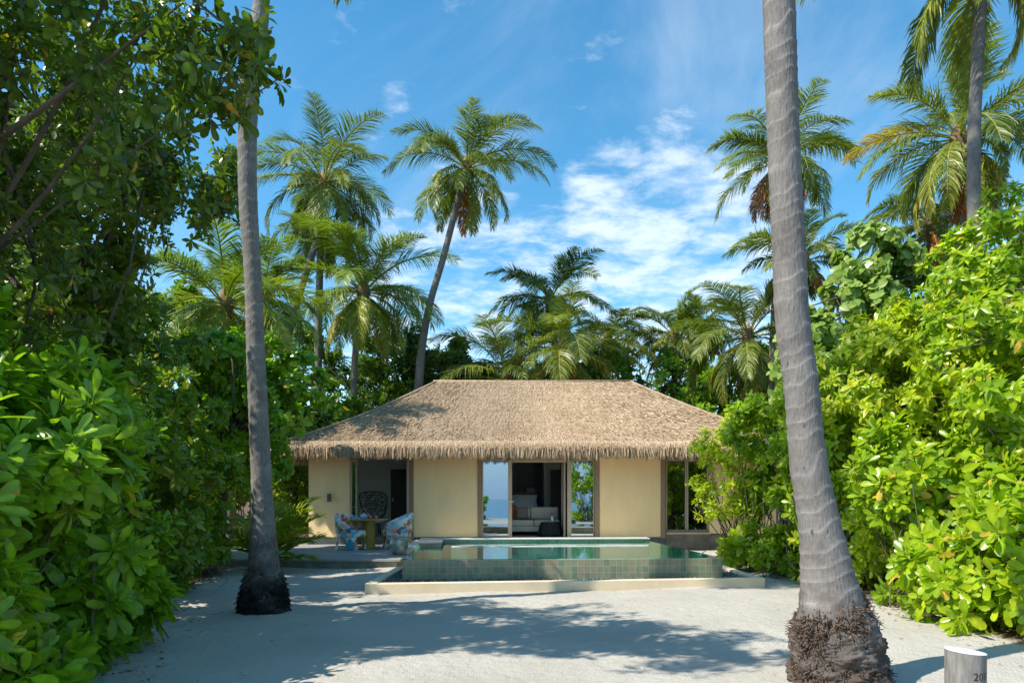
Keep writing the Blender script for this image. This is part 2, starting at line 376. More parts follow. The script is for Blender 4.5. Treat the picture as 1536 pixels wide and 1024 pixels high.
# ------------------------------------------------------------------ palms
def frond(base, az, el0, L_, droop, age, rng, M_=52, lw=.036, lfac=.27, hang=.5, twist=0., rcol=.7, col=.3, seg=3):
    n = 18; t = np.linspace(0, 1, n); el = el0-droop*t**1.25
    azv = az+twist*t
    T = np.c_[np.cos(azv)*np.cos(el), np.sin(azv)*np.cos(el), np.sin(el)]
    P = np.array(base)+np.r_[np.zeros((1, 3)), np.cumsum((T[1:]+T[:-1])/2, 0)*L_/(n-1)]
    # leaflets, both sides
    s = np.linspace(.13, .995, M_)+rng.normal(0, .003, M_); s = np.clip(s, .1, 1)
    Pi = np.stack([np.interp(s, t, P[:, k]) for k in range(3)], 1); Ti = norm(np.stack([np.interp(s, t, T[:, k]) for k in range(3)], 1))
    side = norm(np.c_[-np.sin(azv), np.cos(azv), np.zeros(n)]); si = np.stack([np.interp(s, t, side[:, k]) for k in range(3)], 1)
    upn = norm(np.cross(Ti, si)); upn *= np.sign(upn[:, 2:3]+1e-6) if el0 > .3 else 1
    tw = rng.normal(0, .35)+(rng.rand()-.5)*.5
    out = []
    for sg in (-1, 1):
        keep = rng.rand(M_) > .03; m = keep.sum()
        p, T_, S_, U_, ss = Pi[keep], Ti[keep], si[keep]*sg, upn[keep], s[keep]
        ll = L_*lfac*np.minimum(1, (ss-.05)*3.4)*(1-.72*np.clip(ss-.55, 0, 1)**1.1/.45**1.1*.95)*(.78+.34*rng.rand(m))
        ll = np.maximum(ll, L_*.05)
        f = .42+.55*ss+rng.normal(0, .10, m)+.12*np.sin(ss*23+az*3)
        vup = (.28*(1-age)+sg*.3*math.sin(tw)+rng.normal(0, .13, m)+.15*np.sin(ss*17+az))
        d = norm(T_*f[:, None]+S_*.85+U_*vup[:, None])
        g = np.array([0, 0, -1.])
        h = hang*(.6+.8*rng.rand(m))
        pts = [p]; cur = p; dd = d
        for q in range(seg):
            dd = norm(dd+g*(h*(q+.35)/seg*1.15)[:, None]); cur = cur+dd*(ll/seg)[:, None]; pts.append(cur)
        wv = norm(np.cross(np.cross(d, T_), d)+U_*(.35*sg*rng.normal(0, 1, m))[:, None])
        W = lw*np.array([.6, 1, .75, .12][:seg+1]) if seg == 3 else lw*np.array([.7, 1, .12])
        VV = np.stack([np.stack([pts[q]-wv*W[q]/2*(ll/(L_*lfac))[:, None]**.3, pts[q]+wv*W[q]/2*(ll/(L_*lfac))[:, None]**.3], 1) for q in range(seg+1)], 1)
        F = np.array([(2*q, 2*q+1, 2*q+3, 2*q+2) for q in range(seg)])[None]+(np.arange(m)*(2*seg+2))[:, None, None]
        c = np.clip(col+rng.normal(0, .05, m)+.12*ss, 0, 1)
        out.append((VV.reshape(-1, 3), F.reshape(-1, 4), np.repeat(c, 2*seg+2)))
    # rachis
    q = np.arange(4)*np.pi/2
    U = norm(np.cross(T, side)); rr = (.028*(1-t)**.8+.006)[:, None, None]*min(1.3, L_/3.6)
    V = P[:, None]+rr*(np.cos(q)[None, :, None]*side[:, None]*1.3+np.sin(q)[None, :, None]*U[:, None])
    F = np.array([(i*4+k, i*4+(k+1) % 4, (i+1)*4+(k+1) % 4, (i+1)*4+k) for i in range(n-1) for k in range(4)])
    out.append((V.reshape(-1, 3), F, np.full(n*4, rcol)))
    return out
def palm_crown(c, L_, nf, seed, dead=0, lo=-.62, hi=1.22, **kw):
    rng = np.random.RandomState(seed); parts = []; c = np.array(c)
    for i in range(nf):
        a = i/(nf-1)
        az = i*2.39996+rng.normal(0, .32)
        el0 = hi+(lo-hi)*a**1.05+rng.normal(0, .15); dr = .80+.85*(1-abs(a-.5))+rng.normal(0, .22)
        ln = L_*(.74+.3*math.sin(math.pi*min(1, a*1.3+.12)))*(.9+.2*rng.rand())
        isdead = a > 1-dead and rng.rand() < .75
        col = .92+.06*rng.rand() if isdead else kw.get('cb', .26)+.20*a+rng.normal(0, .10)
        if not isdead: col = min(col, .74)
        b = c+np.array([math.cos(az), math.sin(az), 0])*.10-np.array([0, 0, .35*a])
        parts += frond(b, az, el0, ln, dr, a, rng, kw.get('M_', 112), kw.get('lw', .031), kw.get('lfac', .275),
                       hang=.25+.95*a*(1.2 if isdead else 1), twist=rng.normal(0, .25), rcol=.74 if not isdead else .95, col=col)
    return join(parts)
def trunk_mesh(path, step, sides, ring=.02, rng=None, rough=.0, root=None):
    """path: list of (point, radius); ringed stem; returns V, F, attribute"""
    P = np.array([p for p, r in path], float); r = np.array([r for p, r in path], float)
    d = np.r_[0, np.cumsum(np.linalg.norm(np.diff(P, axis=0), axis=1))]
    n = max(8, int(d[-1]/step)); s = np.linspace(0, d[-1], n)
    # smooth interpolation (Catmull-like through cubic hermite on the samples)
    def interp(y):
        m = np.gradient(y, d); i = np.clip(np.searchsorted(d, s)-1, 0, len(d)-2); h = d[i+1]-d[i]; t = (s-d[i])/h
        return (2*t**3-3*t**2+1)*y[i]+(t**3-2*t**2+t)*h*m[i]+(-2*t**3+3*t**2)*y[i+1]+(t**3-t**2)*h*m[i+1]
    C = np.stack([interp(P[:, k]) for k in range(3)], 1); rad = interp(r)
    T = norm(np.gradient(C, axis=0)); U = norm(np.cross(T, np.array([0, 1., 0]))); W = np.cross(T, U)
    q = np.arange(sides)*2*np.pi/sides
    rp = .075                                   # leaf-scar spacing
    tilt = .22*np.sin(q*1+1.3)+.10*np.sin(2*q)+.06*np.sin(5*q+2)
    warp = s+.05*np.sin(s*5.3)+.035*np.sin(s*11.7+1)
    ph = ((warp[:, None]/(rp*2.0)+tilt[None]) % 1.0)
    saw = ph**3
    off = rad[:, None]*(1+ring*(saw-.3))
    if rough: 
        z = s[:, None]; 
        amp = rough*np.clip(1-z/(.9), 0, 1)**1.2
        nz = np.sin(q*5+z*17)*.4+np.sin(q*9-z*31+1)*.3+np.sin(q*3+z*43)*.4+rng.normal(0, .35, (n, sides))
        off = off+amp*nz*rad[:, None]
    V = C[:, None]+off[..., None]*(np.cos(q)[None, :, None]*U[:, None]+np.sin(q)[None, :, None]*W[:, None])
    F = np.array([(i*sides+k, i*sides+(k+1) % sides, (i+1)*sides+(k+1) % sides, (i+1)*sides+k) for i in range(n-1) for k in range(sides)])
    return V.reshape(-1, 3), F, ph.ravel()
def palm(label, path, L_, nf, seed, dead=.12, lm='frond', tm='bark_far', step=.05, sides=12, nuts=0, group='coconut palms behind the villa', crown=True, name='coconut_palm', **kw):
    rng = np.random.RandomState(seed+500)
    root = empty(name, path[0][0], label, 'palm tree', group)
    V, F, A = trunk_mesh(path, step, sides, rng=rng)
    link_mesh('trunk', V, F, M[tm], root, A, smooth=True)
    c = np.array(path[-1][0])
    V, F, Rn = palm_crown(c, L_, nf, seed, dead, **kw)
    link_mesh('crown', V, F, M[lm], root, Rn)
    mb = MB(); r = path[-1][1]
    mb.lathe([(r*.9, -.7), (r*1.5, -.4), (r*1.9, -.12), (r*1.3, .15), (.02, .4)], tuple(c), 10)
    mb.build('fibre_sheath', M['sheath'], root, smooth=True)
    if nuts:
        for i in range(nuts):
            a = i*2.4; rr = .13
            m2 = MB(); m2.lathe([(.01, -rr), (rr*.6, -rr*.8), (rr, -.02), (rr*.75, rr*.8), (.01, rr*1.15)], (c[0]+math.cos(a)*.32, c[1]+math.sin(a)*.32, c[2]-.35-.12*(i % 3)), 10)
            m2.build('coconut', M['coconut'], root, smooth=True)
    return root

# ------------------------------------------------------------------ ground, sea
def build_ground():
    def axis(lo, hi, fine, far):
        a = list(np.arange(lo, hi+1e-6, fine)); g = fine; x = hi
        while x < far: g *= 1.35; x += g; a.append(x)
        g = fine; x = lo
        while x > -far: g *= 1.35; x -= g; a.insert(0, x)
        return np.array(a)
    xs = axis(-9, 9, .10, 3000); ys = axis(2, 18, .10, 3000)
    Xg, Yg = np.meshgrid(xs, ys); rng = np.random.RandomState(3)
    Zg = np.zeros_like(Xg)
    near = np.exp(-((Xg/14)**2+((Yg-9)/16)**2)**2)
    for k in range(26):
        f = rng.uniform(.5, 7); a = rng.uniform(0, 6.28); p = rng.uniform(0, 6.28)
        Zg += .0075/f**.75*np.sin(f*(Xg*math.cos(a)+Yg*math.sin(a))+p)
    Zg *= near
    # scuffs and small mounds
    Zg += near*.003*rng.normal(size=Zg.shape)
    for tx, ty, rr, hh in ((2.42, 5.05, .55, .05), (-3.08, 8.35, .5, .035)):
        Zg += hh*np.exp(-((Xg-tx)**2+(Yg-ty)**2)/(2*(rr*.6)**2))
    Zg -= np.clip((-14-Yg)*.075, 0, 6)          # the beach runs down to the water behind the camera
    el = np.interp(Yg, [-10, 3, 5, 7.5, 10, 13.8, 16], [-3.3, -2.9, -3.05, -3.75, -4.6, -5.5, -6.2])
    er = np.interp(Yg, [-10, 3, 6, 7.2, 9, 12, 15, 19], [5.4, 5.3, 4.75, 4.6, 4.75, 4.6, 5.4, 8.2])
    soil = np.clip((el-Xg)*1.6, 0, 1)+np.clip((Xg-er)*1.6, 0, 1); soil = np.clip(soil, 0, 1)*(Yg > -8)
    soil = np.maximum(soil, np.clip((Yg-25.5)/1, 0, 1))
    ny, nx = Xg.shape
    V = np.stack([Xg, Yg, Zg], -1).reshape(-1, 3)
    i = np.arange(ny-1)[:, None]*nx+np.arange(nx-1)[None]
    F = np.stack([i, i+1, i+nx+1, i+nx], -1).reshape(-1, 4)
    m, nt, b, N, L = newmat('coral sand')
    b.inputs['Roughness'].default_value = .95; b.inputs['Specular IOR Level'].default_value = .15
    tc = N('ShaderNodeTexCoord')
    def noise(sc, det=6, st=(1, 1, 1), rot=0, ro=.6):
        mp = N('ShaderNodeMapping'); mp.inputs['Scale'].default_value = st; mp.inputs['Rotation'].default_value = (0, 0, rot); L(tc.outputs['Object'], mp.inputs[0])
        n = N('ShaderNodeTexNoise'); n.inputs['Scale'].default_value = sc; n.inputs['Detail'].default_value = det; n.inputs['Roughness'].default_value = ro
        L(mp.outputs[0], n.inputs[0]); return n.outputs[0]
    big = noise(.8, 6); fine = noise(60, 4); grit = noise(260, 2)
    r = N('ShaderNodeValToRGB'); e = r.color_ramp.elements; e[0].position = .3; e[1].position = .7
    e[0].color = (.425, .395, .34, 1); e[1].color = (.52, .487, .43, 1); L(big, r.inputs[0])
    # dark specks of coral and leaf crumbs
    sp = N('ShaderNodeMapRange'); sp.inputs[1].default_value = .70; sp.inputs[2].default_value = .74; L(noise(38, 3, ro=.75), sp.inputs[0])
    mx = N('ShaderNodeMix'); mx.data_type = 'RGBA'; L(sp.outputs[0], mx.inputs[0]); L(r.outputs[0], mx.inputs[6]); mx.inputs[7].default_value = (.36, .32, .26, 1)
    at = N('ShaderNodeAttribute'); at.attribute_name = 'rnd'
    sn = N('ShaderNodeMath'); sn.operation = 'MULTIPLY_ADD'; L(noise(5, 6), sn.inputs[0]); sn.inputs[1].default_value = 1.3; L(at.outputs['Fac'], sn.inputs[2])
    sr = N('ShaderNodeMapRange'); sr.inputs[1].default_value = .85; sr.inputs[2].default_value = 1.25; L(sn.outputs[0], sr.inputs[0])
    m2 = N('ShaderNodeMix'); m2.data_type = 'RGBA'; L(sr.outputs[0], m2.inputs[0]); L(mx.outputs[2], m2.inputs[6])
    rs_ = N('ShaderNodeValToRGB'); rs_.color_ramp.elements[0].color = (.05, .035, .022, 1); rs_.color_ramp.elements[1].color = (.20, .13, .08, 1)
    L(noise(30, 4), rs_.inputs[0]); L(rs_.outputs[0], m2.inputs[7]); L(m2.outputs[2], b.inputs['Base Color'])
    # rake lines, faint, on the left
    wv = N('ShaderNodeTexWave'); wv.inputs['Scale'].default_value = 8; wv.inputs['Distortion'].default_value = 3; wv.inputs['Detail'].default_value = 2; wv.inputs['Detail Scale'].default_value = .6
    mp = N('ShaderNodeMapping'); mp.inputs['Rotation'].default_value = (0, 0, .5); L(tc.outputs['Object'], mp.inputs[0]); L(mp.outputs[0], wv.inputs[0])
    wm = N('ShaderNodeMapRange'); wm.inputs[1].default_value = .50; wm.inputs[2].default_value = .62; L(noise(.35, 3), wm.inputs[0])
    w1 = N('ShaderNodeMath'); w1.operation = 'MULTIPLY'; L(wv.outputs['Fac'], w1.inputs[0]); L(wm.outputs[0], w1.inputs[1])
    h1 = N('ShaderNodeMath'); h1.operation = 'MULTIPLY_ADD'; h1.inputs[1].default_value = .2; L(w1.outputs[0], h1.inputs[0])
    h2 = N('ShaderNodeMath'); h2.operation = 'MULTIPLY_ADD'; h2.inputs[1].default_value = .35; L(grit, h2.inputs[0]); L(fine, h2.inputs[2])
    h3 = N('ShaderNodeMath'); h3.operation = 'MULTIPLY_ADD'; h3.inputs[1].default_value = 2.8; L(noise(7, 5), h3.inputs[0]); L(h2.outputs[0], h3.inputs[2])
    L(h3.outputs[0], h1.inputs[2])
    bp = N('ShaderNodeBump'); bp.inputs['Strength'].default_value = .8; bp.inputs['Distance'].default_value = .016; L(h1.outputs[0], bp.inputs['Height']); L(bp.outputs[0], b.inputs['Normal'])
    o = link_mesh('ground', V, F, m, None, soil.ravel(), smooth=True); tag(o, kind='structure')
    # sea behind the camera, seen only in the glass
    m, nt, b, N, L = newmat('sea water'); b.inputs['Base Color'].default_value = (.01, .09, .17, 1); b.inputs['Roughness'].default_value = .22
    tc = N('ShaderNodeTexCoord'); n = N('ShaderNodeTexNoise'); n.inputs['Scale'].default_value = .8; n.inputs['Detail'].default_value = 6
    L(tc.outputs['Object'], n.inputs[0]); bp = N('ShaderNodeBump'); bp.inputs['Strength'].default_value = .6; bp.inputs['Distance'].default_value = .3; L(n.outputs[0], bp.inputs['Height']); L(bp.outputs[0], b.inputs['Normal'])
    o = MB().add([(-3500, -3500, -.55), (3500, -3500, -.55), (3500, -16, -.55), (-3500, -16, -.55)], [(0, 1, 2, 3)]).build('sea', m); tag(o, kind='structure')
build_ground()

# ------------------------------------------------------------------ villa
YW = 18.4; FL = .345                         # front wall plane and floor level
WL, WR = X(463, YW), 6.95
def thatch_mat():
    m, nt, b, N, L = newmat('thatch'); b.inputs['Roughness'].default_value = .9; b.inputs['Specular IOR Level'].default_value = .2
    at = N('ShaderNodeAttribute'); at.attribute_name = 'rnd'
    r = N('ShaderNodeValToRGB'); e = r.color_ramp.elements; e.new(.5)
    e[0].position = 0; e[0].color = (.20, .135, .08, 1); e[1].position = .5; e[1].color = (.42, .30, .19, 1); e[2].position = 1; e[2].color = (.60, .455, .315, 1)
    tc = N('ShaderNodeTexCoord'); n = N('ShaderNodeTexNoise'); n.inputs['Scale'].default_value = .9; n.inputs['Detail'].default_value = 5; L(tc.outputs['Object'], n.inputs[0])
    mr = N('ShaderNodeMapRange'); mr.inputs[1].default_value = .3; mr.inputs[2].default_value = .7; mr.inputs[3].default_value = -.14; mr.inputs[4].default_value = .14; L(n.outputs[0], mr.inputs[0])
    a = N('ShaderNodeMath'); L(at.outputs['Fac'], a.inputs[0]); L(mr.outputs[0], a.inputs[1]); L(a.outputs[0], r.inputs[0])
    L(r.outputs[0], b.inputs['Base Color']); return m
M['thatch'] = thatch_mat()
M['plaster'] = mat('cream plaster', (.89, .655, .35), .85, bump=.25, bscale=14, var=.045, vscale=1.6, stretch=(2.2, 2.2, .7), det=8)
M['plinth'] = mat('dark slate plinth', (.075, .085, .085), .6, var=.3, vscale=5)
M['plinth_stone'] = mat('grey stone plinth', (.13, .115, .095), .7, bump=.3, bscale=20, var=.35, vscale=3)
M['wood_brown'] = mat('weathered brown timber', (.26, .185, .115), .7, bump=.3, bscale=12, stretch=(9, 9, 1), var=.3, vscale=9)
M['frame_pale'] = mat('pale bronze frame', (.42, .34, .24), .45, var=.06)
M['soffit'] = mat('timber soffit', (.42, .31, .20), .8, var=.3, vscale=6)
M['room_wall'] = mat('grey green room paint', (.66, .68, .62), .8)
M['room_dark'] = mat('dark panelling', (.24, .26, .26), .6, stretch=(14, 14, .3), var=.35, vscale=1)
M['dark_wood'] = mat('dark stained wood', (.035, .025, .02), .45, stretch=(20, 20, 1), var=.3, vscale=2)
M['room_floor'] = mat('polished floor', (.42, .39, .35), .3, var=.2)
M['black'] = mat('black paint', (.012, .012, .013), .5)
M['sofa'] = mat('oatmeal linen', (.68, .60, .49), .9, bump=.2, bscale=160, var=.06)
M['rust'] = mat('rust linen', (.38, .09, .03), .9, bump=.2, bscale=160)
M['taupe'] = mat('taupe linen', (.26, .24, .19), .9, bump=.2, bscale=160)
M['linen'] = mat('white bed linen', (.82, .84, .88), .85)
M['white'] = mat('white ceramic', (.78, .78, .78), .3)
M['shade'] = mat('cream lamp shade', (.62, .60, .52), .8)
M['steel'] = mat('brushed steel', (.6, .6, .6), .3, metal=1)
def glass_mat():
    m, nt, b, N, L = newmat('reflective window glass')
    g = N('ShaderNodeBsdfGlossy'); g.inputs['Color'].default_value = (.74, .84, .92, 1); g.inputs['Roughness'].default_value = .012
    t = N('ShaderNodeBsdfTransparent'); t.inputs['Color'].default_value = (.42, .50, .50, 1)
    fr = N('ShaderNodeFresnel'); fr.inputs[0].default_value = 1.6
    mr = N('ShaderNodeMapRange'); mr.inputs[3].default_value = .50; mr.inputs[4].default_value = 1; L(fr.outputs[0], mr.inputs[0])
    n = N('ShaderNodeTexNoise'); n.inputs['Scale'].default_value = .6; tc = N('ShaderNodeTexCoord'); L(tc.outputs['Object'], n.inputs[0])
    bp = N('ShaderNodeBump'); bp.inputs['Strength'].default_value = .05; bp.inputs['Distance'].default_value = .01; L(n.outputs[0], bp.inputs['Height']); L(bp.outputs[0], g.inputs['Normal'])
    mx = N('ShaderNodeMixShader'); L(mr.outputs[0], mx.inputs[0]); L(t.outputs[0], mx.inputs[1]); L(g.outputs[0], mx.inputs[2])
    L(mx.outputs[0], nt.nodes['Material Output'].inputs[0]); return m
M['glass'] = glass_mat()

def build_villa():
    v = empty('villa', (.7, 21.7, 0), 'low cream villa under a wide hipped thatched roof behind the pool', 'house')
    T = .22; top = 2.66
    def wall(p0, p1, z0=Z(805, YW), y0=YW, name='wall', m='plaster', lab=None):
        o = MB().box(X(p0, YW), X(p1, YW), y0, y0+T, z0, top).build(name, M[m], v)
        if lab: tag(o, lab)
        return o
    # front wall panels
    wall(463, 525, lab='cream wall panel beside the terrace, shaded by trees')
    wall(620.5, 716.5, lab='cream wall panel between the terrace opening and the bedroom glass')
    wall(899.5, 991, lab='cream wall panel right of the bedroom glass')
    wall(1064, 1164, Z(800, YW), lab='cream wall panel behind the right hand shrubs')
    # plinths
    pz = Z(805, YW)
    for a, b, zb, m in ((461, 525, .14, 'plinth'), (619, 717, .12, 'plinth'), (898, 998, .0, 'plinth')):
        MB().box(X(a, YW), X(b, YW), YW-.015, YW+T-.01, zb, pz-.002).build('plinth', M[m], v)
    MB().box(X(998.3, YW), X(1165, YW), YW-.03, YW+T-.01, -.05, Z(801, YW)).build('plinth', M['plinth_stone'], v, bevel=.006)
    # lintel beam above all openings
    MB().box(WL, X(1164, YW), YW+.01, YW+T-.01, top+.001, top+.16).build('lintel', M['wood_brown'], v)
    for a, b in ((525, 620.5), (716.5, 899.5), (991, 1064)):
        MB().box(X(a, YW)+.002, X(b, YW)-.002, YW+.02, YW+T-.02, 2.44, top-.002).build('lintel', M['wood_brown'], v)
    # side and back walls
    MB().box(WL, WL+T, YW+T+.002, 25.0, .0, top).build('wall', M['plaster'], v)
    MB().box(X(1164, YW)-T, X(1164, YW), YW+T+.002, 25.0, .0, top).build('wall', M['plaster'], v)
    MB().box(WL, X(1164, YW), 25.003, 25.003+T, .0, top).build('wall', M['plaster'], v)
    # floor and ceiling
    MB().box(WL+T+.003, X(1164, YW)-T-.003, YW+.06, 25.0, .05, FL).build('floor', M['room_floor'], v)
    MB().box(WL-.2, X(1164, YW)+.2, YW-.2, 25.4, top+.165, top+.20).build('ceiling', M['soffit'], v)
    # inner room walls
    for x0, x1, y0, y1, m in ((X(620, YW)+.05, X(620, YW)+.17, YW+T+.01, 24.98, 'room_wall'),
                              (X(462, YW)+T+.02, X(620, YW)+.04, 21.3, 21.4, 'room_wall'),
                              (X(899, YW)+.05, X(899, YW)+.17, YW+T+.01, 24.98, 'room_wall'),
                              (X(620, YW)+.18, X(899, YW)+.04, 23.9, 24.0, 'room_dark')):
        MB().box(x0, x1, y0, y1, FL+.003, top-.003).build('inner_wall', M[m], v)
    MB().box(X(462, YW)+T+.003, X(1164, YW)-T-.003, YW+T+.01, 24.99, top-.002, top+.03).build('inner_ceiling', M['room_wall'], v)
    # dark inner doors and panel ribs of the bedroom
    d = MB().box(X(586, 21.2), X(622, 21.2), 21.22, 21.29, FL+.004, 2.30).build('inner_door', M['dark_wood'], v, bevel=.004)
    MB().box(X(589, 21.2), X(589, 21.2)+.02, 21.17, 21.218, 1.3, 1.42).build('handle', M['steel'], d)
    d = MB().box(X(826, 22.9), X(862, 22.9), 23.0, 23.06, FL+.004, 2.36).build('inner_door', M['dark_wood'], v, bevel=.004)
    rib = MB()
    for i in range(26): rib.box(X(762, 23.8)+i*.075, X(762, 23.8)+i*.075+.05, 23.86, 23.897, FL+.01, 2.35)
    rib.build('wall_panelling', M['room_dark'], v)
    MB().box(X(815, 23), X(819.5, 23), 22.6, 23.9, FL+.004, top-.004).build('inner_pillar', M['room_wall'], v)
    MB().box(X(819.6, 23), X(840, 23), 23.063, 23.9, FL+.004, top-.004).build('inner_wall', M['room_wall'], v)
    # timber posts beside openings
    for a, b in ((614.3, 620.3), (716.7, 723), (892.3, 899.3), (991.3, 998)):
        MB().box(X(a, YW), X(b, YW), YW-.03, YW+T-.03, pz-.09 if a < 990 else pz-.02, 2.60).build('post', M['wood_brown'], v, bevel=.005)
    # fixed glazing: window > frame, pane, ...
    def window(p0, p1, zb, zt, fw=.035, y=YW+.07, sill=True, lab=None, stile=None):
        mb = MB(); x0, x1 = X(p0, YW), X(p1, YW)
        mb.box(x0, x0+fw, y, y+.05, zb, zt).box(x1-fw, x1, y, y+.05, zb, zt)
        mb.box(x0+fw+.001, x1-fw-.001, y, y+.05, zt-fw, zt).box(x0+fw+.001, x1-fw-.001, y-.01, y+.05, zb, zb+.05)
        o = mb.build('window_frame', M['frame_pale'], v)
        if lab: tag(o, lab)
        MB().box(x0+fw-.005, x1-fw+.005, y+.02, y+.032, zb+.045, zt-fw+.005).build('pane', M['glass'], o)
        return o
    window(723, 768, FL, 2.44, .03, lab='glass door panel mirroring sky and sea')
    # meeting stile with handle
    st = MB().box(X(762, YW), X(768, YW), YW-.01, YW+.065, FL, 2.43).build('door_stile', M['frame_pale'], v, bevel=.004)
    MB().box(X(761, YW), X(762, YW)+.16, YW-.055, YW-.04, 1.30, 1.32).build('handle', M['steel'], st, bevel=.003)
    window(851, 892, FL, 2.44, .03, lab='glass door panel mirroring green trees')
    st = MB().box(X(851, YW), X(857, YW), YW-.01, YW+.065, FL, 2.43).build('door_stile', M['frame_pale'], v, bevel=.004)
    # open leaf standing inwards beside it
    lf = MB().box(X(846, YW), X(846, YW)+.05, YW+.14, YW+.20, FL+.006, 2.42).box(X(846, YW), X(846, YW)+.05, YW+.95, YW+1.01, FL+.006, 2.42).box(X(846, YW), X(846, YW)+.05, YW+.202, YW+.948, FL+.006, FL+.08).box(X(846, YW), X(846, YW)+.05, YW+.202, YW+.948, 2.36, 2.42).build('open_door_leaf', M['frame_pale'], v)
    MB().box(X(846, YW)+.02, X(846, YW)+.03, YW+.19, YW+.96, FL+.07, 2.37).build('pane', M['glass'], lf)
    # top track over the bedroom opening
    MB().box(X(768, YW)+.002, X(851, YW)-.002, YW+.06, YW+.12, 2.37, 2.438).build('door_track', M['frame_pale'], v)
    MB().box(X(723, YW), X(892, YW), YW-.04, YW+.06, FL-.05, FL-.002).build('threshold', M['frame_pale'], v)
    # right window pair
    window(1000, 1030.5, Z(797, YW), 2.44, .03, lab='left pane of the window pair beside the shrubs')
    window(1031, 1064, Z(797, YW), 2.44, .045, lab='right pane of the window pair beside the shrubs')
    MB().box(X(999, YW), X(1065, YW), YW-.05, YW+.06, Z(801, YW)+.002, Z(797.4, YW)).build('window_sill', M['frame_pale'], v, bevel=.004)
    # terrace doors: two open leaves edge on
    for a, b, lab in ((526.5, 536, 'terrace door leaf folded open beside the shaded wall'), (610.5, 614, 'terrace door leaf folded open beside the brown post')):
        x0, x1 = X(a, YW), X(b, YW); w = .035
        o = MB().box(x0, x0+w, YW-.06, YW-.01, .17, 2.44).box(x1-w, x1, YW-.06, YW-.01, .17, 2.44).box(x0+w, x1-w, YW-.055, YW-.015, .17, .24).box(x0+w, x1-w, YW-.055, YW-.015, 2.38, 2.44).build('open_door_leaf', M['frame_pale'], v)
        tag(o, lab)
        if b-a > 5:
            MB().box(x0+w-.003, x1-w+.003, YW-.04, YW-.03, .235, 2.385).build('pane', M['glass'], o)
            MB().box(x0+.0, x0+.15, YW-.10, YW-.085, 1.16, 1.18).build('handle', M['steel'], o)
    MB().box(X(536, YW)+.01, X(610, YW), YW-.02, YW+.055, .1, FL).build('door_step', M['plinth'], v)
    # ---------------- roof: hipped, slightly sagging planes with thatch blades in courses
    ex0, ex1, ey0, ey1, ez = -6.42, 8.02, 17.4, 26.0, 2.60
    rx0, rx1, ry, rz = X(655, 21.7), X(945, 21.7), 21.7, Z(575, 21.7)
    E = [np.array(p, float) for p in ((ex0, ey0, ez), (ex1, ey0, ez), (ex1, ey1, ez), (ex0, ey1, ez))]
    A, B = np.array((rx0, ry, rz)), np.array((rx1, ry, rz))
    faces = [(E[0], E[1], B, A, 115000), (E[1], E[2], B, B, 30000), (E[2], E[3], A, B, 14000), (E[3], E[0], A, A, 30000)]
    def pt(f, u, t):
        lo = f[0]*(1-u)[:, None]+f[1]*u[:, None]; hi = f[3]*(1-u)[:, None]+f[2]*u[:, None]
        p = lo*(1-t)[:, None]+hi*t[:, None]; p[:, 2] -= .16*np.sin(np.pi*t)**1.0   # gentle sag
        return p
    Vb, Fb = [], []; k = 0
    for f in faces:
        nu, nt_ = 24, 8
        u, t = np.meshgrid(np.linspace(0, 1, nu), np.linspace(0, 1, nt_)); P = pt(f, u.ravel(), t.ravel()); P[:, 2] += .04
        i = np.arange(nt_-1)[:, None]*nu+np.arange(nu-1)[None]; F = np.stack([i, i+1, i+nu+1, i+nu], -1).reshape(-1, 4)+k
        Vb.append(P); Fb.append(F); k += len(P)
    V = np.concatenate(Vb); F = np.concatenate(Fb)
    rng = np.random.RandomState(11)
    base = link_mesh('roof', V, F, M['thatch'], v, np.full(len(V), .25))
    # under board, a little lower
    MB().add([tuple(e+np.array((0, 0, -.06))) for e in E]+[tuple(A-np.array((0, 0, .2))), tuple(B-np.array((0, 0, .2)))], [(0, 1, 5, 4), (1, 2, 5), (2, 3, 4, 5), (3, 0, 4)]).build('roof_boards', M['soffit'], v)
    def blades(f, n, course=.085, L0=.17, w=.017):
        slope = np.linalg.norm((f[3]+f[2])/2-(f[0]+f[1])/2)
        t = 1-np.sqrt(rng.rand(n)*.98) if np.allclose(f[2], f[3]) else rng.rand(n)
        t = np.clip(t, 0, 1)
        ncs = slope/course
        tq = (np.floor(t*ncs)+.15*rng.normal(size=n))/ncs; tq = np.clip(tq, .035, .99); u = rng.rand(n)
        P = pt(f, u, tq+L0/slope*.8); P2 = pt(f, u, tq)
        dn = norm(P2-P); ed = norm(f[1]-f[0])[None]; nn = norm(np.cross(ed, -dn)); nn *= np.sign(nn[:, 2:3])
        dirn = norm(dn+ed*rng.normal(0, .10, (n, 1))+nn*(.07+.10*np.abs(rng.normal(size=(n, 1)))))
        ln = L0*(.6+.6*rng.rand(n))[:, None]
        wv = norm(ed+nn*rng.normal(0, .35, (n, 1)))*w*(.5+rng.rand(n))[:, None]
        p0 = P+nn*(.035+.02*rng.rand(n)[:, None]); p1 = p0+dirn*ln*.6; p2 = p0+dirn*ln+np.array([0, 0, -.015])
        V = np.stack([p0-wv/2, p0+wv/2, p1+wv/2, p1-wv/2, p2+wv*.2, p2-wv*.2], 1)
        F = np.array([(0, 1, 2, 3), (3, 2, 4, 5)])[None]+(np.arange(n)*6)[:, None, None]
        rn = np.clip(.60+.115*rng.normal(size=n)+.05*np.sin(tq*ncs*2), 0, 1)
        return V.reshape(-1, 3), F.reshape(-1, 4), np.repeat(rn, 6)
    V, F, Rn = join([blades(f, f[4]) for f in faces])
    link_mesh('thatch', V, F, M['thatch'], base, Rn)
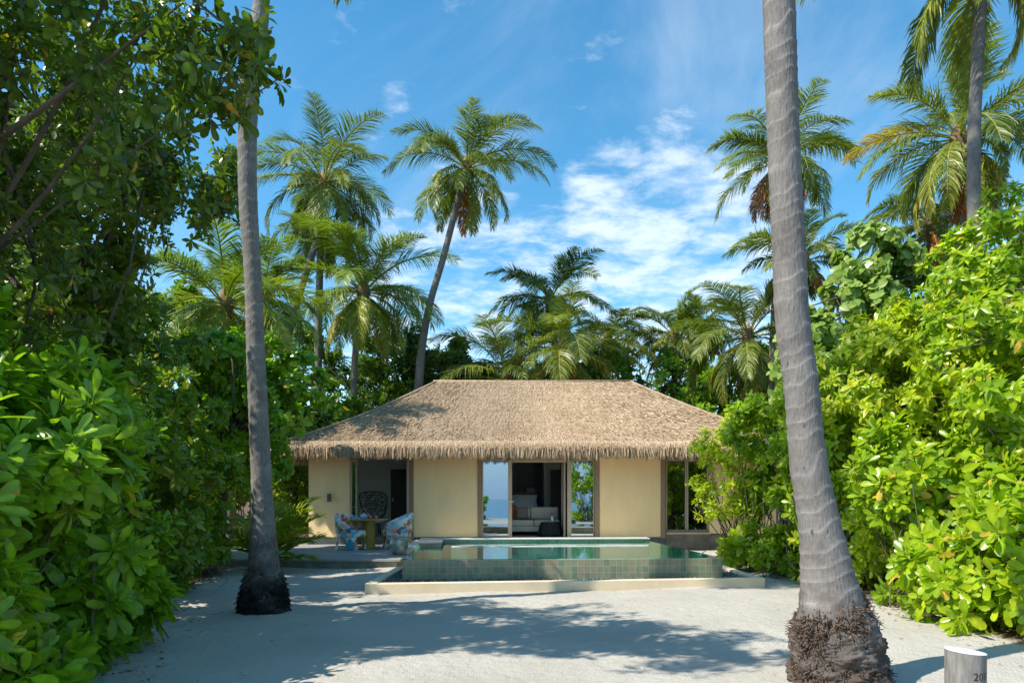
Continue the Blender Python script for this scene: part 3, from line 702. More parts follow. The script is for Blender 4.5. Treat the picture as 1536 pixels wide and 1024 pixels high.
    # fringe: hanging strips along the eaves in several rows
    def fringe(a, b, out, n):
        u = rng.rand(n)[:, None]; q = rng.rand(n)[:, None]**1.15
        ed = norm((b-a)[None]); up = np.array([0, 0, -1.]); sl_ = norm((-out*4.2+np.array([0, 0, 2.45]))[None])   # up the slope
        lump = .03*np.sin(u*n*.0021*6)+.02*np.sin(u*n*.0053*6+1)
        p0 = a*(1-u)+b*u+sl_*(.42*q)+np.array([0, 0, .085])+out*(.10*(1-q)-.26*(1-q)*rng.rand(n)[:, None]**1.5)
        d = norm(up*(1-q*.75)-sl_*(q*1.15)+out*(.10+.12*rng.normal(size=(n, 1)))+ed*rng.normal(0, .16, (n, 1)))
        ln = (.20+.13*rng.rand(n)[:, None])*(1-.2*q)+lump*.8
        wv = norm(ed+out*rng.normal(0, .7, (n, 1)))*(.017*(.4+rng.rand(n)[:, None]))
        p1 = p0+d*ln*.5; p2 = p1+norm(d+up*.6)*ln*.5
        V = np.stack([p0-wv/2, p0+wv/2, p1+wv/2, p1-wv/2, p2+wv*.18, p2-wv*.18], 1)
        F = np.array([(0, 1, 2, 3), (3, 2, 4, 5)])[None]+(np.arange(n)*6)[:, None, None]
        return V.reshape(-1, 3), F.reshape(-1, 4), np.repeat(np.clip(.60+.20*rng.normal(size=n)-.10*(1-q[:, 0]), 0, 1), 6)
    V, F, Rn = join([fringe(E[0], E[1], np.array([0, -1., 0]), 27000), fringe(E[1], E[2], np.array([1., 0, 0]), 8000), fringe(E[3], E[0], np.array([-1., 0, 0]), 8000), fringe(E[2], E[3], np.array([0, 1., 0]), 8000)])
    link_mesh('fringe', V, F, M['thatch'], base, Rn)
    # ridge and hip rolls
    mb = MB(); mb.tube([A+np.array((-.1, 0, .06)), (A+B)/2+np.array((0, 0, .05)), B+np.array((.1, 0, .06))], .055, 8)
    for a, e in ((A, E[0]), (A, E[3]), (B, E[1]), (B, E[2])):
        pp = [a*(1-t)+e*t+np.array((0, 0, .07-.15*math.sin(math.pi*t))) for t in np.linspace(0, .97, 12)]; mb.tube(pp, .045, 6)
    mb.build('ridge_cap', mat('ridge cap', (.36, .26, .16), .9, bump=.6, bscale=40, var=.3, vscale=14), base, smooth=True)
    return v
build_villa()
tag(MB().box(X(492, YW), X(497, YW), YW-.09, YW-.004, Z(752, YW), Z(740, YW)).box(X(493, YW), X(496, YW), YW-.095, YW-.09, Z(750, YW), Z(742, YW)).build('wall_lamp', M['plinth_stone'], None, bevel=.006),
    'small unlit grey box lamp on the shaded wall left of the terrace door', 'lamp')

# ------------------------------------------------------------------ bedroom and lobby furniture
def pillow(name, cx, cy, cz, w, h, d, m, lab, cat, rz=0, tilt=0.25, group=None):
    n = 12; V = []; F = []
    for s in (1, -1):
        for i in range(n+1):
            for j in range(n+1):
                a, b = i/n*2-1, j/n*2-1
                t = (max(0, (1-a**4)*(1-b**4)))**.55*d/2*s
                k = 1-.10*(1-abs(a))*(abs(b)**2); k2 = 1-.10*(1-abs(b))*(abs(a)**2)
                x, z = a*w/2*k2, b*h/2*k
                y = t; y, z = y*math.cos(tilt)+z*math.sin(tilt), z*math.cos(tilt)-y*math.sin(tilt)
                V.append((cx+x*math.cos(rz)-y*math.sin(rz), cy+x*math.sin(rz)+y*math.cos(rz), cz+z))
    o = (n+1)**2
    for i in range(n):
        for j in range(n):
            q = i*(n+1)+j; F.append((q, q+1, q+n+2, q+n+1)); F.append((o+q, o+q+n+1, o+q+n+2, o+q+1))
    ob = link_mesh(name, V, F, M[m], None, smooth=True); return tag(ob, lab, cat, group)
def interior():
    # sofa facing the pool
    Y0 = 19.5; s = empty('sofa', (X(805, Y0), Y0+.4, FL), 'oatmeal two seat sofa inside the open bedroom doors', 'sofa')
    x0, x1 = X(752, Y0), X(840, Y0)
    MB().box(x0, x1, Y0, Y0+.85, FL+.10, FL+.26).build('base', M['sofa'], s, bevel=.02)
    xm = X(801, Y0)
    for a, b in ((x0+.01, xm-.006), (xm+.006, x1-.01)): MB().box(a, b, Y0-.03, Y0+.66, FL+.262, FL+.44).build('seat_cushion', M['sofa'], s, smooth=True, bevel=.045, seg=3)
    for a, b in ((x0+.01, X(796, Y0)), (X(796, Y0)+.012, x1-.02)): MB().box(a, b, Y0+.50, Y0+.72, FL+.445, FL+.80).build('back_cushion', M['sofa'], s, smooth=True, bevel=.05, seg=3)
    MB().box(x0, x1, Y0+.72, Y0+.86, FL+.262, FL+.70).build('backrest', M['sofa'], s, bevel=.03)
    for x in (x0+.06, x1-.10):
        for y in (Y0+.05, Y0+.75): MB().box(x, x+.05, y, y+.05, FL, FL+.10).build('leg', M['dark_wood'], s)
    pillow('cushion', X(783, Y0+.4), Y0+.40, FL+.62, .38, .36, .14, 'taupe', 'square taupe cushion on the sofa', 'cushion')
    pillow('cushion', X(768, Y0+.48), Y0+.50, FL+.66, .36, .38, .13, 'rust', 'rust coloured cushion at the left end of the sofa', 'cushion', rz=.5)
    # woven side table, vase
    cx, cy = X(826, 18.95), 19.05; t = empty('side_table', (cx, cy, FL), 'dark woven drum table in front of the sofa', 'table')
    n = 8; prof = [(.30, 0), (.33, .05), (.26, .34), (.24, .37)]
    MB().lathe([(r*1.12, z) for r, z in prof], (cx, cy, FL), n).build('woven_body', mat('black weave', (.012, .016, .017), .6, bump=1, bscale=60), t)
    MB().lathe([(.001, .371), (.275, .371), (.275, .39), (.001, .39)], (cx, cy, FL), 24).build('table_top', M['black'], t)
    vz = empty('vase', (X(828, cy), cy-.05, FL+.39), 'small white vase of white flowers on the dark drum table', 'vase')
    c = tuple(vz.location)
    MB().lathe([(.001, 0), (.04, 0), (.05, .05), (.035, .12), (.018, .16), (.022, .18)], c, 16).build('body', M['white'], vz, smooth=True)
    rng = np.random.RandomState(5); mb = MB(); st = MB()
    for i in range(7):
        mb = MB(); p = Vector(c)+Vector((rng.normal(0, .05), rng.normal(0, .03), .24+.12*rng.rand())); st.tube([Vector(c)+Vector((0, 0, .15)), p], .003, 4)
        for k in range(5):
            a = k*1.256; q = p+Vector((math.cos(a)*.02, math.sin(a)*.02, .012)); mb.add([p, p+Vector((math.cos(a-.5)*.014, math.sin(a-.5)*.014, .01)), q, p+Vector((math.cos(a+.5)*.014, math.sin(a+.5)*.014, .01))], [(0, 1, 2, 3)])
        mb.build('flower', M['white'], vz)
    st.build('stems', M['stem'], vz)
    # bed
    Y1 = 20.5; b = empty('bed', (X(775, Y1), Y1+1, FL), 'bed with white linen behind the sofa', 'bed')
    MB().box(X(735, Y1), X(812, Y1), Y1, Y1+2.0, FL+.12, FL+.45).build('bed_base', M['dark_wood'], b)
    MB().box(X(736, Y1), X(811, Y1), Y1-.01, Y1+1.98, FL+.455, FL+.72).build('mattress', M['linen'], b, smooth=True, bevel=.06, seg=3)
    MB().box(X(732, Y1), X(812, Y1), Y1+2.02, Y1+2.10, FL, FL+1.25).build('headboard', M['room_dark'], b, bevel=.02)
    pillow('pillow', X(788, 21.7), 21.8, FL+.98, .78, .44, .22, 'linen', 'white pillow at the right side of the bed', 'pillow', tilt=.5)
    pillow('pillow', X(757, 21.7), 21.82, FL+.96, .74, .42, .22, 'linen', 'white pillow left of the other bed pillow, partly behind the door stile', 'pillow', tilt=.5)
    pillow('pillow', X(784, 21.4), 21.5, FL+.90, .66, .34, .18, 'linen', 'smaller white pillow propped in front of the bed pillows', 'pillow', tilt=.6)
    nt = empty('nightstand', (X(796, 23.5), 23.55, FL), 'dark bedside cabinet under the lamp', 'nightstand')
    MB().box(X(786, 23.5), X(806, 23.5), 23.42, 23.80, FL+.1, FL+.72).build('cabinet', M['dark_wood'], nt)
    MB().box(X(787, 23.5), X(805, 23.5), 23.40, 23.417, FL+.42, FL+.70).build('drawer', M['black'], nt)
    for x in (X(787, 23.5), X(804, 23.5)): MB().box(x, x+.03, 23.45, 23.48, FL, FL+.1).build('leg', M['black'], nt)
    l = empty('table_lamp', (X(796, 23.5), 23.6, FL+.722), 'bedside lamp with a square cream shade', 'lamp')
    c = (X(796, 23.5), 23.6, FL+.722)
    MB().lathe([(.001, 0), (.09, 0), (.10, .06), (.05, .20), (.02, .36)], c, 16).build('lamp_base', M['black'], l, smooth=True)
    MB().lathe([(.20, Z(746, 23.5)-c[2]), (.19, Z(731, 23.5)-c[2])], c, 4).build('lamp_shade', M['shade'], l).rotation_euler = (0, 0, R(45))
    # curtain and sheer
    mb = MB(); n = 60
    vs = []; x0, x1 = X(805, 22.2), X(813, 22.2)
    for i in range(n+1):
        x = x0+(x1-x0)*i/n; y = 22.2+.04*math.sin(i*.9)
        vs += [(x, y, FL+.02), (x, y, 2.6)]
    mb.add(vs, [(2*i, 2*i+2, 2*i+3, 2*i+1) for i in range(n)])
    cu = mb.build('curtain', mat('blue grey curtain', (.12, .16, .20), .9), None, smooth=True); tag(cu, 'blue grey curtain hanging beside the bed', 'curtain')
    cu.modifiers.new('s', 'SOLIDIFY').thickness = .006
    # lattice wing chair in the lobby
    Y2 = 20.2; ch = empty('lattice_chair', (X(560, Y2), Y2+.1, FL), 'black wing chair with an openwork lattice back, inside the terrace opening', 'chair')
    out = [(.0, -.06), (.16, -.03), (.28, .08), (.36, .30), (.40, .55), (.30, .68), (.10, .72), (-.12, .72), (-.34, .70), (-.43, .62), (-.40, .36), (-.30, .10), (-.16, -.03)]
    cx = X(560, Y2); cz = FL+.36+.10
    def cv(x, z): return (cx+x, Y2+.25-.55*x*x*1.1-.08*z, cz+z*1.10)
    mb = MB(); pts = []
    for i in range(len(out)):
        a, b2 = out[i], out[(i+1) % len(out)]
        for t in (0, .5): pts.append(cv(a[0]*(1-t)+b2[0]*t, a[1]*(1-t)+b2[1]*t))
    mb.tube(pts+[pts[0]], .02, 6, cap=False); mb.build('back_frame', M['black'], ch, smooth=True)
    rng = np.random.RandomState(9)
    def inside(x, z):
        c = False; j = len(out)-1
        for i in range(len(out)):
            if (out[i][1] > z) != (out[j][1] > z) and x < (out[j][0]-out[i][0])*(z-out[i][1])/(out[j][1]-out[i][1])+out[i][0]: c = not c
            j = i
        return c
    mb = MB(); s_ = .085; hexp = {}
    def hp(q, r_):
        if (q, r_) not in hexp: hexp[(q, r_)] = (rng.normal(0, .018), rng.normal(0, .018))
        return hexp[(q, r_)]
    for i in range(-7, 8):
        for j in range(-2, 12):
            x = i*s_*.95+(j % 2)*s_*.47; z = j*s_*.80
            dx, dz = hp(i, j); a = (x+dx, z+dz-.0)
            for (i2, j2) in ((i+1, j), (i+(j % 2), j+1)):
                x2 = i2*s_*.95+(j2 % 2)*s_*.47; z2 = j2*s_*.80; d2 = hp(i2, j2); b2 = (x2+d2[0], z2+d2[1])
                if inside(*a) and inside(*b2) and rng.rand() < .80:
                    mb.tube([cv(*a), cv(*b2)], .0095, 5)
    mb.build('lattice', M['black'], ch)
    MB().lathe([(.001, 0), (.33, 0), (.36, .06), (.34, .12), (.001, .13)], (cx, Y2-.02, FL+.33), 20).build('seat', M['sofa'], ch, smooth=True)
    for a in (.8, 2.3, 3.9, 5.5): MB().tube([(cx+.24*math.cos(a), Y2-.02+.2*math.sin(a), FL+.33), (cx+.28*math.cos(a), Y2-.02+.24*math.sin(a), FL)], .016, 6).build('leg', M['black'], ch)
interior()

# ------------------------------------------------------------------ terrace, pool, kerb
M['decking'] = mat('weathered grey decking', (.30, .30, .29), .7, bump=.35, bscale=10, stretch=(1, 14, 14), var=.22, vscale=6)
def deck():
    x0 = -6.6; xr0, xr1 = X(601, gY(838, .16)), X(622, 18.3); y0 = gY(838.5, .16); y1 = 18.36
    mb = MB(); n = 17
    for i in range(n):
        a = y0+(y1-y0)*i/n; b = y0+(y1-y0)*(i+1)/n-.010
        xa = xr0+(xr1-xr0)*i/n
        # broken-jointed boards
        cuts = sorted([x0]+[x0+rs.uniform(.6, 3.4) for _ in range(2)]+[xa])
        for q in range(len(cuts)-1):
            if cuts[q+1]-cuts[q] > .05: mb.box(cuts[q]+.003, cuts[q+1]-.003, a, b, .118, .16+rs.uniform(-.002, .002))
    mb.build('terrace_deck', M['decking'])['kind'] = 'structure'
    o = MB().box(x0+.02, xr0-.08, y0+.05, y1-.01, -.05, .114).build('terrace_base', mat('terrace riser', (.20, .21, .16), .85, bump=.3, bscale=15, var=.35, vscale=4)); tag(o, kind='structure')
deck()
def tile_mat(name, cols, scale=10.0, mortar=(.38, .40, .34), rough=.35):
    m, nt, b, N, L = newmat(name); b.inputs['Roughness'].default_value = rough
    tc = N('ShaderNodeTexCoord'); mp = N('ShaderNodeVectorMath'); mp.operation = 'SCALE'; mp.inputs['Scale'].default_value = scale; L(tc.outputs['Object'], mp.inputs[0])
    fl = N('ShaderNodeVectorMath'); fl.operation = 'FLOOR'
    of = N('ShaderNodeVectorMath'); of.operation = 'ADD'; of.inputs[1].default_value = (.37, .37, .003); L(mp.outputs[0], of.inputs[0]); L(of.outputs[0], fl.inputs[0])
    fr = N('ShaderNodeVectorMath'); fr.operation = 'FRACTION'; L(of.outputs[0], fr.inputs[0])
    wn = N('ShaderNodeTexWhiteNoise'); L(fl.outputs[0], wn.inputs[0])
    r = N('ShaderNodeValToRGB'); e = r.color_ramp.elements
    while len(e) < len(cols): e.new(.5)
    for i, c in enumerate(cols): e[i].position = i/(len(cols)-1); e[i].color = (*c, 1)
    L(wn.outputs['Value'], r.inputs[0])
    n = N('ShaderNodeTexNoise'); n.inputs['Scale'].default_value = 14; n.inputs['Detail'].default_value = 5; L(tc.outputs['Object'], n.inputs[0])
    n3 = N('ShaderNodeTexNoise'); n3.inputs['Scale'].default_value = 1.3; n3.inputs['Detail'].default_value = 3; L(tc.outputs['Object'], n3.inputs[0])
    ad = N('ShaderNodeMath'); L(n.outputs[0], ad.inputs[0]); L(n3.outputs[0], ad.inputs[1])
    mr = N('ShaderNodeMapRange'); mr.inputs[1].default_value = .6; mr.inputs[2].default_value = 1.4; mr.inputs[3].default_value = .78; mr.inputs[4].default_value = 1.24; L(ad.outputs[0], mr.inputs[0])
    sc = N('ShaderNodeVectorMath'); sc.operation = 'SCALE'; L(r.outputs[0], sc.inputs[0]); L(mr.outputs[0], sc.inputs['Scale'])
    sep = N('ShaderNodeSeparateXYZ'); L(fr.outputs[0], sep.inputs[0])
    def edge(s):
        a = N('ShaderNodeMath'); a.operation = 'SUBTRACT'; L(s, a.inputs[0]); a.inputs[1].default_value = .5
        c = N('ShaderNodeMath'); c.operation = 'ABSOLUTE'; L(a.outputs[0], c.inputs[0]); return c.outputs[0]
    geo = N('ShaderNodeNewGeometry'); sn = N('ShaderNodeSeparateXYZ'); L(geo.outputs['Normal'], sn.inputs[0])
    # grout only along the two axes that lie in the face
    tot = None
    for ax in range(3):
        ab = N('ShaderNodeMath'); ab.operation = 'ABSOLUTE'; L(sn.outputs[ax], ab.inputs[0])
        inv = N('ShaderNodeMath'); inv.operation = 'LESS_THAN'; L(ab.outputs[0], inv.inputs[0]); inv.inputs[1].default_value = .7
        g = N('ShaderNodeMath'); g.operation = 'MULTIPLY'; L(edge(sep.outputs[ax]), g.inputs[0]); L(inv.outputs[0], g.inputs[1])
        if tot is None: tot = g.outputs[0]
        else:
            x = N('ShaderNodeMath'); x.operation = 'MAXIMUM'; L(tot, x.inputs[0]); L(g.outputs[0], x.inputs[1]); tot = x.outputs[0]
    gr = N('ShaderNodeMath'); gr.operation = 'GREATER_THAN'; gr.inputs[1].default_value = .472; L(tot, gr.inputs[0])
    mx = N('ShaderNodeMix'); mx.data_type = 'RGBA'; L(gr.outputs[0], mx.inputs[0]); L(sc.outputs[0], mx.inputs[6]); mx.inputs[7].default_value = (*mortar, 1)
    L(mx.outputs[2], b.inputs['Base Color'])
    bp = N('ShaderNodeBump'); bp.inputs['Strength'].default_value = .3; bp.inputs['Distance'].default_value = .004; L(n.outputs[0], bp.inputs['Height']); L(bp.outputs[0], b.inputs['Normal'])
    return m
M['tile'] = tile_mat('green stone tile', [(.17, .20, .12), (.25, .27, .165), (.31, .25, .15), (.22, .265, .17), (.32, .27, .165), (.165, .22, .145), (.26, .28, .17), (.30, .25, .15)], 9.6, rough=.28)
M['pool_in'] = tile_mat('turquoise pool tile', [(.10, .50, .50), (.14, .60, .58), (.08, .44, .45), (.18, .62, .58)], 9.6, mortar=(.2, .45, .42))
M['coping'] = mat('pale stone coping', (.60, .57, .51), .6, var=.12, vscale=6)
M['kerb'] = mat('cream rendered kerb', (.72, .585, .40), .85, bump=.15, bscale=50, var=.08, vscale=3)
M['slate'] = mat('slate slab', (.10, .12, .14), .35, var=.2)
def pool():
    W = .43; yaw = math.atan2(11.05-10.69, 3.41+1.72)
    p = empty('swimming_pool', (-1.72, 10.69, 0), 'raised plunge pool with green stone tiled sides and a brimming edge', 'pool')
    p.rotation_euler = (0, 0, 0)
    wdt = math.hypot(3.41+1.72, .36); dep = 4.35
    # built straight in its own axes, turned as one thing afterwards
    def bx(x0, x1, y0, y1, z0, z1, name, m, bevel=0, par=None):
        o = MB().box(-1.72+x0, -1.72+x1, 10.69+y0, 10.69+y1, z0, z1).build(name, M[m], par or p, bevel=bevel); return o
    t = .12
    bx(0, wdt, 0, t, 0, W-.004, 'side_wall', 'tile', .008)
    bx(0, t, t+.001, dep, 0, W-.004, 'side_wall', 'tile', .008)
    bx(wdt-t, wdt, t+.001, dep, 0, W-.004, 'side_wall', 'tile', .008)
    bx(t+.001, wdt-t-.001, t+.001, dep, 0, -.55+.6, 'pool_floor', 'pool_in')
    iw = .01
    bx(t+.001, wdt-t-.001, t+.001, t+iw, .055, W-.03, 'inner_lining', 'pool_in')
    # rear upstand with coping
    bx(.001, wdt-.001, dep+.001, dep+.30, 0, .475, 'rear_wall', 'tile', .004)
    bx(.0, wdt, dep-.03, dep+.33, .477, .505, 'coping', 'coping', .006)
    # slim pale step edge standing just proud of the water
    bx(.72, wdt-.45, 2.78, 2.90, .06, W+.012, 'step_edge', 'coping', .006)
    # slate topped steps in the rear left corner
    o = bx(.06, .50, 3.0, dep-.04, .06, W+.045, 'corner_step', 'tile', .004)
    bx(.03, .53, 2.97, dep-.035, W+.047, W+.085, 'slate_top', 'slate', .004, o)
    # water
    m, nt, b, N, L = newmat('pool water')
    g = N('ShaderNodeBsdfGlossy'); g.inputs['Roughness'].default_value = .01; g.inputs['Color'].default_value = (1, 1, 1, 1)
    tr = N('ShaderNodeBsdfTransparent'); tr.inputs['Color'].default_value = (.40, .90, .88, 1)
    fr = N('ShaderNodeFresnel'); fr.inputs[0].default_value = 1.33
    tc = N('ShaderNodeTexCoord'); n = N('ShaderNodeTexNoise'); n.inputs['Scale'].default_value = 2.2; n.inputs['Detail'].default_value = 3; L(tc.outputs['Object'], n.inputs[0])
    bp = N('ShaderNodeBump'); bp.inputs['Strength'].default_value = .2; bp.inputs['Distance'].default_value = .012; L(n.outputs[0], bp.inputs['Height']); L(bp.outputs[0], g.inputs['Normal'])
    mx = N('ShaderNodeMixShader'); L(fr.outputs[0], mx.inputs[0]); L(tr.outputs[0], mx.inputs[1]); L(g.outputs[0], mx.inputs[2]); L(mx.outputs[0], nt.nodes['Material Output'].inputs[0])
    MB().add([(-1.72+.004, 10.69+.004, W), (-1.72+wdt-.004, 10.69+.004, W), (-1.72+wdt-.004, 10.69+dep-.002, W), (-1.72+.004, 10.69+dep-.002, W)], [(0, 1, 2, 3)]).build('water', m, p)
    p.rotation_euler = (0, 0, yaw)
    # kerb round the gravel
    kb = MB(); FLc, FRc = (-2.13, 9.88), (3.94, 10.62); kt = .15
    d = Vector((FRc[0]-FLc[0], FRc[1]-FLc[1], 0)).normalized(); nrm = Vector((-d.y, d.x, 0))*kt
    kb.prism([FLc, FRc, (FRc[0]+nrm.x, FRc[1]+nrm.y), (FLc[0]+nrm.x, FLc[1]+nrm.y)], -.05, .15)
    kb.prism([(FLc[0]+nrm.x, FLc[1]+nrm.y+.003), (FLc[0]+nrm.x+kt, FLc[1]+nrm.y+.02), (-2.10+kt, 12.5), (-2.10, 12.5)], -.05, .148)
    kb.prism([(FRc[0]-kt, FRc[1]+nrm.y-.01), (FRc[0]+nrm.x, FRc[1]+nrm.y+.003), (3.98, 13.9), (3.98-kt, 13.9)], -.05, .148)
    o = kb.build('kerb', M['kerb'], None, bevel=.008); tag(o, 'low cream kerb round the pool gravel', 'kerb')
    # gravel bed
    o = MB().prism([(-2.05, 10.1), (3.85, 10.8), (3.85, 13.8), (3.3, 14.6), (-1.9, 14.2), (-2.0, 12.4)], -.02, .085).build('gravel_bed', mat('gravel base', (.05, .055, .06), .9, var=.5, vscale=40, bump=1, bscale=60)); tag(o, kind='structure')
    ico = np.array([(0, 0, 1), (.894, 0, .447), (.276, .851, .447), (-.724, .526, .447), (-.724, -.526, .447), (.276, -.851, .447), (.724, .526, -.447), (-.276, .851, -.447), (-.894, 0, -.447), (-.276, -.851, -.447), (.724, -.526, -.447), (0, 0, -1)])
    icf = np.array([(0, 1, 2), (0, 2, 3), (0, 3, 4), (0, 4, 5), (0, 5, 1), (1, 6, 2), (2, 7, 3), (3, 8, 4), (4, 9, 5), (5, 10, 1), (2, 6, 7), (3, 7, 8), (4, 8, 9), (5, 9, 10), (1, 10, 6), (6, 11, 7), (7, 11, 8), (8, 11, 9), (9, 11, 10), (10, 11, 6)])
    n = 5200; u = rs.rand(n); v = rs.rand(n)
    P = np.zeros((n, 3)); a = u < .62
    P[:, 0] = np.where(a, -2.0+rs.rand(n)*5.85, np.where(rs.rand(n) < .5, -1.98+rs.rand(n)*.3, 3.42+rs.rand(n)*.4))
    P[:, 1] = np.where(a, 10.06+(P[:, 0]+2)*.118+v*.62, np.where(P[:, 0] > 0, 10.95+v*2.6, 10.3+v*3.1)); P[:, 2] = .092+.02*rs.rand(n)
    sc = (.010+.016*rs.rand(n, 1, 1))*np.array([1.2, 1.0, .7])*(.7+.6*rs.rand(n, 1, 3))
    V = P[:, None]+ico[None]*sc*(.85+.3*rs.rand(n, 12, 1)); F = icf[None]+(np.arange(n)*12)[:, None, None]
    m, nt, b, N, L = newmat('pebbles'); at = N('ShaderNodeAttribute'); at.attribute_name = 'rnd'; r = N('ShaderNodeValToRGB')
    e = r.color_ramp.elements; e.new(.8); e[0].color = (.025, .03, .035, 1); e[1].position = .78; e[1].color = (.10, .11, .12, 1); e[2].position = 1; e[2].color = (.42, .41, .38, 1)
    L(at.outputs['Fac'], r.inputs[0]); L(r.outputs[0], b.inputs['Base Color']); b.inputs['Roughness'].default_value = .5
    o = link_mesh('gravel', V.reshape(-1, 3), F.reshape(-1, 3), m, None, np.repeat(rs.rand(n), 12)); tag(o, kind='stuff')
    o = MB().box(-2.55, 3.2, 15.5, YW-.045, -.02, .30).build('pool_terrace_bounce', mat('pale bounce terrace', (.76, .72, .63), .7, var=.06)); tag(o, kind='structure')  # hidden terrace slab, made pale as a reflector to brighten the villa walls
pool()

# ------------------------------------------------------------------ terrace furniture
def pattern_mat():
    m, nt, b, N, L = newmat('painterly patchwork fabric'); b.inputs['Roughness'].default_value = .85
    tc = N('ShaderNodeTexCoord'); n = N('ShaderNodeTexNoise'); n.inputs['Scale'].default_value = 5; L(tc.outputs['Object'], n.inputs[0])
    ad = N('ShaderNodeMix'); ad.data_type = 'RGBA'; ad.inputs[0].default_value = .25; L(tc.outputs['Object'], ad.inputs[6]); L(n.outputs['Color'], ad.inputs[7])
    v = N('ShaderNodeTexVoronoi'); v.inputs['Scale'].default_value = 11; L(ad.outputs[2], v.inputs[0])
    sp = N('ShaderNodeSeparateColor'); L(v.outputs['Color'], sp.inputs[0])
    r = N('ShaderNodeValToRGB'); r.color_ramp.interpolation = 'CONSTANT'; e = r.color_ramp.elements
    cols = [(.70, .72, .74), (.10, .42, .55), (.72, .70, .66), (.62, .13, .06), (.35, .60, .68), (.70, .30, .05), (.75, .74, .70), (.20, .36, .07), (.78, .50, .45), (.05, .25, .36)]
    while len(e) < len(cols): e.new(.5)
    for i, c in enumerate(cols): e[i].position = i/len(cols); e[i].color = (*c, 1)
    L(sp.outputs[0], r.inputs[0]); L(r.outputs[0], b.inputs['Base Color']); return m
M['patch'] = pattern_mat()
def tub_chair():
    ch = empty('tub_chair', (0, 0, 0), 'patterned tub armchair on the left of the ochre terrace table', 'armchair', 'patchwork tub chairs at the terrace table')
    # shell: open towards +x, back towards -x
    n = 40; V = []; F = []; th = .06
    def ringz(a):                                    # a = 0 at the back
        k = abs(a)/math.pi
        return .88-.30*min(1, k/.72)**1.6
    rows = []
    for i in range(n+1):
        a = (-1+2*i/n)*math.pi*.74; zt = ringz(a); zb = .40
        ca, sa = -math.cos(a), math.sin(a)
        prof = [(.36, zb), (.385, .5*(zb+zt)), (.40, zt-.03), (.385, zt), (.345, zt), (.325, zt-.03), (.31, .5*(zb+zt)), (.30, zb)]
        rows.append([(ca*r, sa*r, z) for r, z in prof])
    k = 8
    for r in rows: V += r
    for i in range(n):
        for j in range(k): F.append((i*k+j, i*k+(j+1) % k, (i+1)*k+(j+1) % k, (i+1)*k+j))
    F += [tuple(range(k)), tuple(n*k+j for j in range(k-1, -1, -1))]
    link_mesh('back_shell', V, F, M['patch'], ch, smooth=True)
    MB().lathe([(.001, .30), (.33, .30), (.355, .34), (.345, .44), (.30, .475), (.001, .485)], (0.02, 0, 0), 32).build('seat', M['patch'], ch, smooth=True)
    # four broad curved slab legs
    for c in (R(45), R(135), R(225), R(315)):
        V = []; F = []; m = 10
        for i in range(m+1):
            for j in range(8):
                t = j/7; wd = R(27)*(1-.25*math.sin(math.pi*t)); a = c+(-1+2*i/m)*wd; r = .33+.02*math.sin(math.pi*t)+.05*(1-t)**2
                V.append((r*math.cos(a), r*math.sin(a), .36*t)); 
        for i in range(m):
            for j in range(7): q = i*8+j; F.append((q, q+8, q+9, q+1))
        o = link_mesh('leg', V, F, M['patch'], ch, smooth=True); o.modifiers.new('s', 'SOLIDIFY').thickness = .035
    return ch
def copy_tree(o, parent=None):
    c = o.copy(); COL.objects.link(c); c.parent = parent
    for k in list(o.children): copy_tree(k, c)
    return c
YT = 16.6
c1 = tub_chair(); c2 = copy_tree(c1)
c1.location = (X(527, 16.5), 16.5, .162); c1.rotation_euler = (0, 0, R(-32))
c2.location = (X(596, 16.9), 16.9, .162); c2.rotation_euler = (0, 0, R(200)); c2['label'] = 'patterned tub armchair on the right of the terrace table, behind the glazed pot'
def table():
    c = (X(553, YT), YT, .162); t = empty('pedestal_table', c, 'round terrace table with an ochre cylinder pedestal between the tub chairs', 'table')
    och = mat('ochre lacquer', (.32, .20, .025), .4, bump=.2, bscale=80, stretch=(30, 30, 1))
    MB().lathe([(.001, 0), (.27, 0), (.27, .02), (.001, .021)], c, 40).build('base_plate', och, t)
    MB().lathe([(.155, .022), (.155, .70)], c, 40).build('pedestal', och, t, smooth=True)
    MB().lathe([(.001, .702), (.44, .702), (.46, .715), (.46, .735), (.001, .737)], c, 48).build('table_top', mat('honey table top', (.42, .25, .12), .35, var=.15), t)
    z = c[2]+.738
    p = empty('teapot', (c[0]-.10, YT-.12, z), 'white and blue teapot with an orange hoop handle on the terrace table', 'teapot')
    q = (c[0]-.10, YT-.12, z); pot = mat('blue white glaze', (.55, .66, .82), .25, col2=(.16, .34, .66), vscale=14)
    MB().lathe([(.001, 0), (.06, 0), (.085, .03), (.085, .08), (.05, .12), (.015, .13), (.02, .15), (.001, .155)], q, 24).build('pot_body', pot, p, smooth=True)
    MB().tube([(q[0]+.07, q[1], z+.05), (q[0]+.12, q[1], z+.09), (q[0]+.14, q[1], z+.12)], [.018, .012, .009], 8).build('spout', pot, p, smooth=True)
    MB().tube([(q[0]+.085*math.cos(a), q[1], z+.10+.14*math.sin(a)) for a in np.linspace(0, math.pi, 14)], .011, 8).build('handle', mat('orange handle', (.55, .16, .05), .5), p, smooth=True)
    cm = mat('orange glaze', (.70, .22, .08), .35)
    for dx, dy, lab in ((.10, -.16, 'orange cup next to the teapot'), (.23, -.10, 'orange cup nearer the right edge of the table')):
        g = (c[0]+dx-.03, YT+dy, z); cu = MB().lathe([(.001, 0), (.028, 0), (.040, .075), (.036, .075), (.025, .006), (.001, .006)], g, 20).build('cup', cm, None, smooth=True); tag(cu, lab, 'cup', 'orange cups on the terrace table')
table()
yp = gY(831.5, .16); rp = 14.2/FPX*yp
